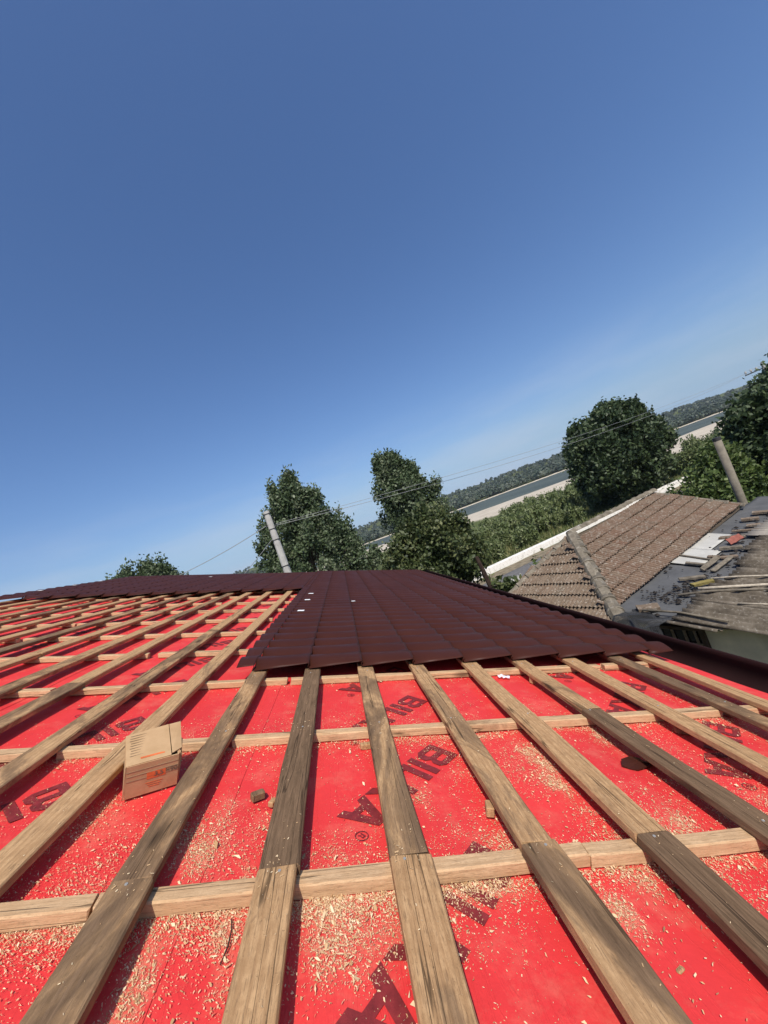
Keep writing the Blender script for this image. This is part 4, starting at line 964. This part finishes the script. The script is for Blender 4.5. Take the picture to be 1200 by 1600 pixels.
# climbing plant at its foot
tree('climbing_plant', 20.6, 14.6, [(0, 0, 1.9, .45, .45, .55, 16), (.3, 0, 1.7, .4, .4, .5, 12), (-.4, 0, 2.2, .3, .3, .4, 8)], 'leafy plant at the foot of the dark wooden post', 'plant', M_FIG, .13, 22, .14, .04, 29)
tree('weed_plant', 26.0, 17.6, [(0, 0, 1.5, .4, .4, .8, 12)], 'thin weed poking up behind the neighbour roof hip', 'plant', M_SHR, .10, 14, .16, .02, 30)
# picket fence along the yard
fr = tag(empty('picket_fence', T(rd(-2, 16.4, 0))), 'pale grey picket fence along the road seen past the neighbour hip', 'fence')
M_PICK = plain('grey_white_picket', (.46, .45, .41), .9, .3, 8, .1)
MX = Matrix(((RDIR[0], RN[0], 0, 0), (RDIR[1], RN[1], 0, 0), (0, 0, 1, 0), (0, 0, 0, 1)))
pk = meshdata('picket', *(lambda m: (m.V, m.F))(MB().add([(-.04, -.01, 0), (.04, -.01, 0), (.04, .01, 0), (-.04, .01, 0), (-.04, -.01, 1.15), (.04, -.01, 1.15), (.04, .01, 1.15), (-.04, .01, 1.15), (0, -.01, 1.24), (0, .01, 1.24)],
     [(0, 1, 5, 8, 4), (3, 7, 9, 6, 2), (1, 2, 6, 5), (0, 4, 7, 3), (4, 8, 9, 7), (5, 6, 9, 8)])), M_PICK)
for i in range(110):
    al = -2 + i * .125
    obj('picket', pk, fr, T(rd(al, 16.4, .06 + random.uniform(-.03, .03))) @ MX @ Matrix.Rotation(random.uniform(-.04, .04), 4, 'Y'))
for z in (.35, .95): MB().box((0, 0, 0), (13.8, .03, .06)).build('rail', M_PICK, fr, T(rd(4.8, 16.425, z)) @ MX)

# ------------------------------------------------------------------ loose things on the own roof
# carton of screws
c_, s_ = math.cos, math.sin
BXM = Matrix(((0.88835446, -0.44289649, 0.12111587, 0), (0.45915805, 0.85717211, -0.23330209, 0), (-0.00048847, 0.26286628, 0.96483215, 0), (0, 0, 0, 1)))
BW = RM @ T((-.692, 1.603, .090)) @ BXM
t = NT('brown_cardboard', .9, .1); v = t.coord((1, 1, 1), False)
c = t.ramp(t.noise(v, 14, 6, .65), [(.3, (.40, .25, .125)), (.7, (.50, .325, .175))]); t.col(c)
wv = t.n('ShaderNodeTexWave', wave_type='BANDS', bands_direction='Z'); wv.inputs['Scale'].default_value = 60; wv.inputs['Distortion'].default_value = .6; t.l(v, wv.inputs['Vector'])
t.bump(t.math('ADD', t.math('MULTIPLY', wv.outputs['Fac'], .12), t.noise(v, 26, 4)), .35, .004); M_CARD = t.m
M_CARDI = plain('cardboard_inside', (.30, .20, .115), .95, .2, 20)
M_ORANGE = plain('orange_print', (.62, .145, .045), .8, .2, 30)
M_GREYINK = plain('grey_brown_print', (.16, .11, .07), .85, .2, 30)
W_, D_, H2 = .162, .159, .124
box = tag(empty('cardboard_box', BW @ T((0, 0, -H2 / 2))), 'open brown cardboard screw box with orange label resting between two battens', 'box')
th = .004
def wallp(name, V8, mat=M_CARD):
    return MB().add(V8, [(0, 1, 2, 3), (7, 6, 5, 4), (0, 4, 5, 1), (1, 5, 6, 2), (2, 6, 7, 3), (3, 7, 4, 0)]).build(name, mat, box, BW)
def panel(name, a, b, c, d, n, mat=M_CARD):
    a, b, c, d = map(Vector, (a, b, c, d)); n = Vector(n) * th
    return wallp(name, [a, b, c, d, a - n, b - n, c - n, d - n], mat)
x, y, z = W_ / 2, D_ / 2, H2 / 2
panel('front_panel', (-x, -y, -z), (x, -y, -z), (x, -y, z), (-x, -y, z), (0, -1, 0))
panel('back_panel', (x, y, -z), (-x, y, -z), (-x, y, z), (x, y, z), (0, 1, 0))
panel('left_panel', (-x - .001, y, -z), (-x - .006, -y + .0, -z), (-x - .001, -y, z), (-x - .001, y, z), (-1, 0, 0))
panel('bottom_panel', (-x, y - .005, -z - .001), (x, y - .005, -z - .001), (x, -y + .005, -z - .001), (-x, -y + .005, -z - .001), (0, 0, -1))
panel('right_panel', (x + .001, -y + .006, -z), (x + .001, y, -z), (x + .001, y, z), (x + .001, -y + .006, z - .004), (1, 0, 0), M_CARD)
panel('right_flap', (x + .006, -y + .012, -z + .006), (x + .024, y * .2, -z + .01), (x + .022, y * .2, z - .012), (x + .006, -y + .012, z - .006), (1, 0, 0), M_CARD)
tp = panel('top_flap', (-x, -y + .002, z + .002), (x * .70, -y + .002, z + .004), (x * .72, y, z + .014), (-x, y, z + .004), (0, 0, 1))
panel('side_flap', (x * .74, -y + .01, z + .004), (x + .012, -y + .03, z + .001), (x + .02, y + .004, z + .012), (x * .75, y, z + .013), (0, 0, 1))
for k in range(3):       # creases pressed into the front panel
    MB().box((0, -y - .0006, z - .022 - .018 * k), (W_ * .97, .0012, .0016)).build('crease', M_CARDI, box, BW)
def onfront(cx, cz, w_, h_, mat, name, dy=.0008):
    return MB().box((cx, -y - dy, cz), (w_, .0008, h_)).build(name, mat, box, BW)
lab = onfront(.012, .008, .058, .026, M_ORANGE, 'orange_label')
for k in range(3): onfront(.006, -.020 - .008 * k, .052 - .01 * k, .0016, M_ORANGE, 'print_line')
def digits(txt, size, cx, cz, mat, name, dy):
    cu_ = bpy.data.curves.new(name, 'FONT'); cu_.body = txt; cu_.size = size; cu_.align_x = 'CENTER'; cu_.align_y = 'CENTER'; cu_.offset = .0006; cu_.resolution_u = 3
    tmp = bpy.data.objects.new('tmp_text', cu_); COL.objects.link(tmp)
    bpy.context.view_layer.update()
    me = bpy.data.meshes.new_from_object(tmp.evaluated_get(bpy.context.evaluated_depsgraph_get())); bpy.data.objects.remove(tmp)
    me.materials.clear(); me.materials.append(mat)
    M4 = BW @ Matrix(((1, 0, 0, cx), (0, 0, -1, -y - dy), (0, 1, 0, cz), (0, 0, 0, 1)))
    return obj(name, me, box, M4)
digits('3,5', .024, .020, .008, M_GREYINK, 'printed_size', .0018)
digits('\u00d790', .024, .060, .010, M_GREYINK, 'printed_size', .0014)
for k in range(9):
    MB().box((-.02, y * .80 - k * .0125, z + .0036 + (y * .80 - k * .0125 + y) * .0315), (.092 + (k % 3) * .004, .0012, .0008)).build('print_line', M_GREYINK, tp, BW)
MB().box((.0, -y + .024, z + .0048), (.075, .008, .0008)).build('orange_band', M_ORANGE, tp, BW)
# wood offcuts etc.
def offcut(u, v, dims, rot, label, cat='wood block', w=.004, mat=M_WOOD, name='wood_offcut', weather=.4):
    M4 = RM @ T((u, v, w)) @ Matrix.Rotation(rot, 4, 'Z')
    o = MB().bbox((0, 0, dims[2] / 2), dims, .003).build(name, mat, None, M4); o['weather'] = weather
    return tag(o, label, cat)
offcut(-.279, 1.47, (.045, .028, .024), .5, 'small square wood offcut on the red membrane left of the dark batten', weather=.55)
offcut(-.222, 1.43, (.030, .020, .018), 1.1, 'small wood offcut half tucked under the dark batten', weather=.2)
offcut(.492, 1.30, (.026, .045, .030), -.25, 'pale upright wood chip block beside the batten with the joint', weather=.0)
offcut(1.225, 2.42, (.035, .03, .045), .3, 'tiny pale wood block beside the batten near the metal sheets', weather=.0, w=.004)
offcut(.118, 1.76, (.05, .026, .022), .1, 'short wood piece poking out left of the patchy centre batten', weather=.3)
offcut(1.590, 1.71, (.07, .035, .035), -.5, 'short wood block wedged under the pale batten on the right', weather=.6)
offcut(2.09, 2.80, (.13, .09, .024), .9, 'dark ended board offcut lying at the metal sheet corner by the gutter', 'offcut', .073, M_WOOD, 'wood_offcut', .95)
offcut(.56, .985, (.055, .030, .012), .3, 'thin wood splinter block beside the cross batten under the centre', weather=.1)
offcut(.70, .80, (.022, .010, .005), .4, 'flat pale chip lying on the red membrane right of the knotty batten', 'wood chip', .004, M_WOOD, 'wood_chip', 0)
offcut(.845, .96, (.034, .009, .006), 1.2, 'brown bark sliver on the red membrane near the lower right', 'wood chip', .004, M_WOOD, 'wood_chip', .9)
# dark sheet metal scrap
P = [(-.075, .012), (-.045, .034), (-.01, .032), (.02, .036), (.045, .014), (.040, -.012), (.075, -.030), (.068, -.050), (.035, -.052), (-.01, -.040), (-.045, -.032), (-.06, -.01)]
V = [(a, b, .006 + .006 * math.sin(i)) for i, (a, b) in enumerate(P)] + [(a, b, .001 + .006 * math.sin(i)) for i, (a, b) in enumerate(P)] + [(0, -.006, .010), (0, -.006, .005)]
n = len(P); F = [(i, (i + 1) % n, 2 * n) for i in range(n)] + [((i + 1) % n + n, i + n, 2 * n + 1) for i in range(n)] + [(i + n, (i + 1) % n + n, (i + 1) % n, i) for i in range(n)]
tag(mk('metal_scrap', V, F, M_METAL, None, RM @ T((1.185, 1.505, .006)) @ Matrix.Rotation(.35, 4, 'Z')), 'jagged dark brown sheet metal scrap lying on the red membrane', 'scrap')
# dark twig
mb = MB(); mb.tube([(0, 0, .004), (.006, .035, .007), (.004, .07, .008), (-.004, .10, .006)], [.0014, .0019, .0016, .0012], 6)
tag(mb.build('twig', plain('dark_twig', (.05, .03, .02), .9), None, RM @ T((-.245, .925, .002))), 'thin dark twig on sawdust between the two left near battens', 'twig')
# crumpled clear wrapper
rw = np.random.default_rng(4); V = []; F = []
for i in range(7):
    for j in range(5): V.append(((i / 6 - .5) * .075, (j / 4 - .5) * .045, rw.uniform(.004, .024)))
for i in range(6):
    for j in range(4): q = i * 5 + j; F.append((q, q + 5, q + 6, q + 1))
t = NT('clear_film', .15, .6); t.col((.80, .82, .86)); t.b.inputs['Alpha'].default_value = .75
tag(mk('plastic_wrapper', V, F, t.m, None, RM @ T((1.075, 2.52, .003)) @ Matrix.Rotation(-.4, 4, 'Z')), 'crumpled clear plastic wrapper near the metal sheet edge', 'wrapper')
# screws holding the board ends
M_STEEL = plain('zinc_screw', (.30, .29, .27), .5, .2, 30, .4)
for k in range(-3, 6):
    for (a, b, we) in BRD[k]:
        for cv in CB:
            if a + .03 < cv + .02 < b + .03 and .6 < cv < 2.7:
                vv = min(cv + .022, b - .012); uu = BL[k](vv) + .05 + random.uniform(-.02, .02)
                MB().tube([(0, 0, 0), (0, 0, .0016)], [.0042, .0040], 8).build('screw_head', M_STEEL, house, RM @ T((uu, vv, .0698)))

# sawdust and shavings: uncountable chips lying on the membrane and the boards
def chips(n, ulo, uhi, vlo, vhi, dens, size, seed, wfun, thresh):
    rng = np.random.default_rng(seed)
    u = rng.uniform(ulo, uhi, n); v = rng.uniform(vlo, vhi, n); keep = rng.uniform(0, 1, n) < dens(u, v); u, v = u[keep], v[keep]; n = len(u)
    w0 = wfun(u, v); L = size * np.exp(rng.normal(0, .45, n)); Wd = L * rng.uniform(.18, .5, n); a = rng.uniform(0, math.pi, n)
    dx, dy = np.cos(a) * L / 2, np.sin(a) * L / 2; ex, ey = -np.sin(a) * Wd / 2, np.cos(a) * Wd / 2
    t1, t2 = rng.uniform(0, .45, n) * L, rng.uniform(0, .3, n) * Wd
    k1, k2 = rng.uniform(-.5, .9, n), rng.uniform(-.5, .9, n); tw = np.where(rng.uniform(0, 1, n) < .6, .25, .9)
    V = np.stack([np.stack([u - dx - ex * tw, v - dy - ey * tw, w0], -1), np.stack([u + dx * k1 - ex, v + dy * k1 - ey, w0 + t1], -1), np.stack([u + dx + ex * tw, v + dy + ey * tw, w0 + t1 * .6 + t2], -1), np.stack([u - dx * k2 + ex, v - dy * k2 + ey, w0 + t2], -1)], 1).reshape(-1, 3)
    return V, rng.uniform(0, 1, n)
FRONT = np.array([1.052, 1.829, 2.58, 3.33, 4.03])
def d_main(u, v):
    d = np.zeros_like(u)
    for c, s in zip(FRONT, (1.0, .32, .12, .06, .05)):
        g = c - v
        fr = np.where((g > 0) & (g < .22), np.exp(-g / .055), 0) * (.25 + 1.6 * np.clip(fbm(u * 5 + 3, v * 4, 31) - .38, 0, 1) * 2.2)
        d = np.maximum(d, s * fr)
        bk = v - (c + .052)
        d = np.maximum(d, s * .55 * np.where((bk > 0) & (bk < .35), np.exp(-bk / .12), 0) * np.clip(fbm(u * 6 + 13, v * 3, 41) - .40, 0, 1) * 3.2)
    pat = np.clip(fbm(u * 4.2 + 7, v * 2.6 + 3, 21) - .52, 0, 1) * 3.6 * np.interp(v, [.4, 1.0, 1.6, 2.2, 3.2], [.55, .60, .40, .12, .05])
    strip = np.exp(-((u - 1.0) / .22) ** 2) * np.exp(-((v - 1.45) / .35) ** 2) * np.clip(fbm(u * 9 + 2, v * 4 + 8, 51) - .36, 0, 1) * 2.6
    leftp = np.exp(-((u + .30) / .13) ** 2) * np.exp(-((v - 1.0) / .30) ** 2) * np.clip(fbm(u * 9 + 5, v * 5 + 1, 57) - .34, 0, 1) * 3.0
    fine = vnoise(u * 40, v * 40, 61)
    d = np.maximum.reduce([d * .8, pat * .25, d_blob(u, v)]) * (.45 + .9 * fine)
    return np.clip(d + .004, 0, 1)
wm = lambda u, v: undul(u, v) + .0045
V0, T0 = chips(1900000, -1.5, 2.3, .5, 2.2, d_main, .0030, 80, wm, 0)
V1, T1 = chips(260000, -1.5, 2.3, .45, 2.62, d_main, .0042, 81, wm, 0)
V2, T2 = chips(15000, -1.3, 2.0, .45, 1.9, lambda u, v: .035 + .3 * d_main(u, v), .0080, 82, wm, 0)
V3, T3 = chips(30000, -3.0, 2.3, 1.6, 6.5, lambda u, v: .015 + .6 * np.clip(fbm(u * 3 + 1, v * 1.6, 71) - .52, 0, 1) * 2 + .8 * d_blob(u, v), .0055, 83, wm, 0)
# dust on the counter battens and on the battens
def on_boards(n, seed):
    rng = np.random.default_rng(seed); ks = rng.choice(np.arange(-3, 6), n); v = rng.uniform(.5, 2.6, n)
    prob = .06 + .9 * np.exp(-np.abs(v[:, None] - (FRONT[None, :] + .03)).min(1) / .03)
    keep = rng.uniform(0, 1, n) < prob; ks, v = ks[keep], v[keep]
    u = np.array([BL[k](q) for k, q in zip(ks, v)]) + rng.uniform(.005, .095, len(v)); return u, v
ub, vb = on_boards(9000, 84)
rng = np.random.default_rng(85); n = len(ub); L = .0034 * np.exp(rng.normal(0, .4, n)); a = rng.uniform(0, 3.14, n); Wd = L * .35
w0 = np.full(n, .0715); dx, dy = np.cos(a) * L / 2, np.sin(a) * L / 2; ex, ey = -np.sin(a) * Wd / 2, np.cos(a) * Wd / 2
V4 = np.stack([np.stack([ub - dx - ex, vb - dy - ey, w0], -1), np.stack([ub + dx - ex, vb + dy - ey, w0 + .0005], -1), np.stack([ub + dx + ex, vb + dy + ey, w0 + .001], -1), np.stack([ub - dx + ex, vb - dy + ey, w0 + .0006], -1)], 1).reshape(-1, 3); T4 = rng.uniform(0, 1, n)
def d_heap(u, v):
    d = np.zeros_like(u)
    for c, s in zip(FRONT, (1.0, .5, .15, .06, .05)):
        g = c - v; d = np.maximum(d, s * np.where((g > -.002) & (g < .10), np.exp(-(g / .035) ** 2), 0))
    return np.clip(d * np.clip((fbm(u * 4.3 + 31, v * 3, 91) - .36) * 4.5, 0, 1), 0, 1)
Vh, Th = chips(330000, -1.4, 2.2, .93, 2.6, d_heap, .0040, 86, lambda u, v: undul(u, v) + .0045 + .006 * RNG.uniform(0, 1, len(u)) ** 2 * d_heap(u, v), 0)
V = np.concatenate([Vh, V0, V1, V2, V3, V4]); Tn = np.concatenate([Th, T0, T1, T2, T3, T4]); F = np.arange(len(V)).reshape(-1, 4)
print('chips', len(F))
t = NT('sawdust', .9, .15); c = t.ramp(t.attr('tint', 'GEOMETRY').outputs['Fac'], [(0, (.40, .235, .11)), (.5, (.60, .40, .21)), (1, (.76, .60, .38))]); t.col(c)
sm = meshdata('sawdust', V, F, t.m); a = sm.attributes.new('tint', 'FLOAT', 'POINT'); a.data.foreach_set('value', np.repeat(Tn, 4).astype(np.float32))
tag(obj('sawdust', sm, None, RM), 'pale sawdust and shavings scattered over the red membrane and battens', 'sawdust', kind='stuff')

# ------------------------------------------------------------------ river haze
hz = bpy.data.materials.new('haze_air'); hz.use_nodes = True; nt = hz.node_tree
for q in list(nt.nodes):
    if q.type != 'OUTPUT_MATERIAL': nt.nodes.remove(q)
pv = nt.nodes.new('ShaderNodeVolumePrincipled'); pv.inputs['Color'].default_value = (.80, .88, 1.0, 1); pv.inputs['Density'].default_value = .00013; pv.inputs['Anisotropy'].default_value = .2
nt.links.new(pv.outputs[0], nt.nodes['Material Output'].inputs['Volume'])
hb = MB().box((150, 1100, 25), (3700, 3300, 90)).build('haze', hz); hb['kind'] = 'stuff'
hb['label'] = 'thin pale summer haze in the air over river and hills'; hb['category'] = 'haze'
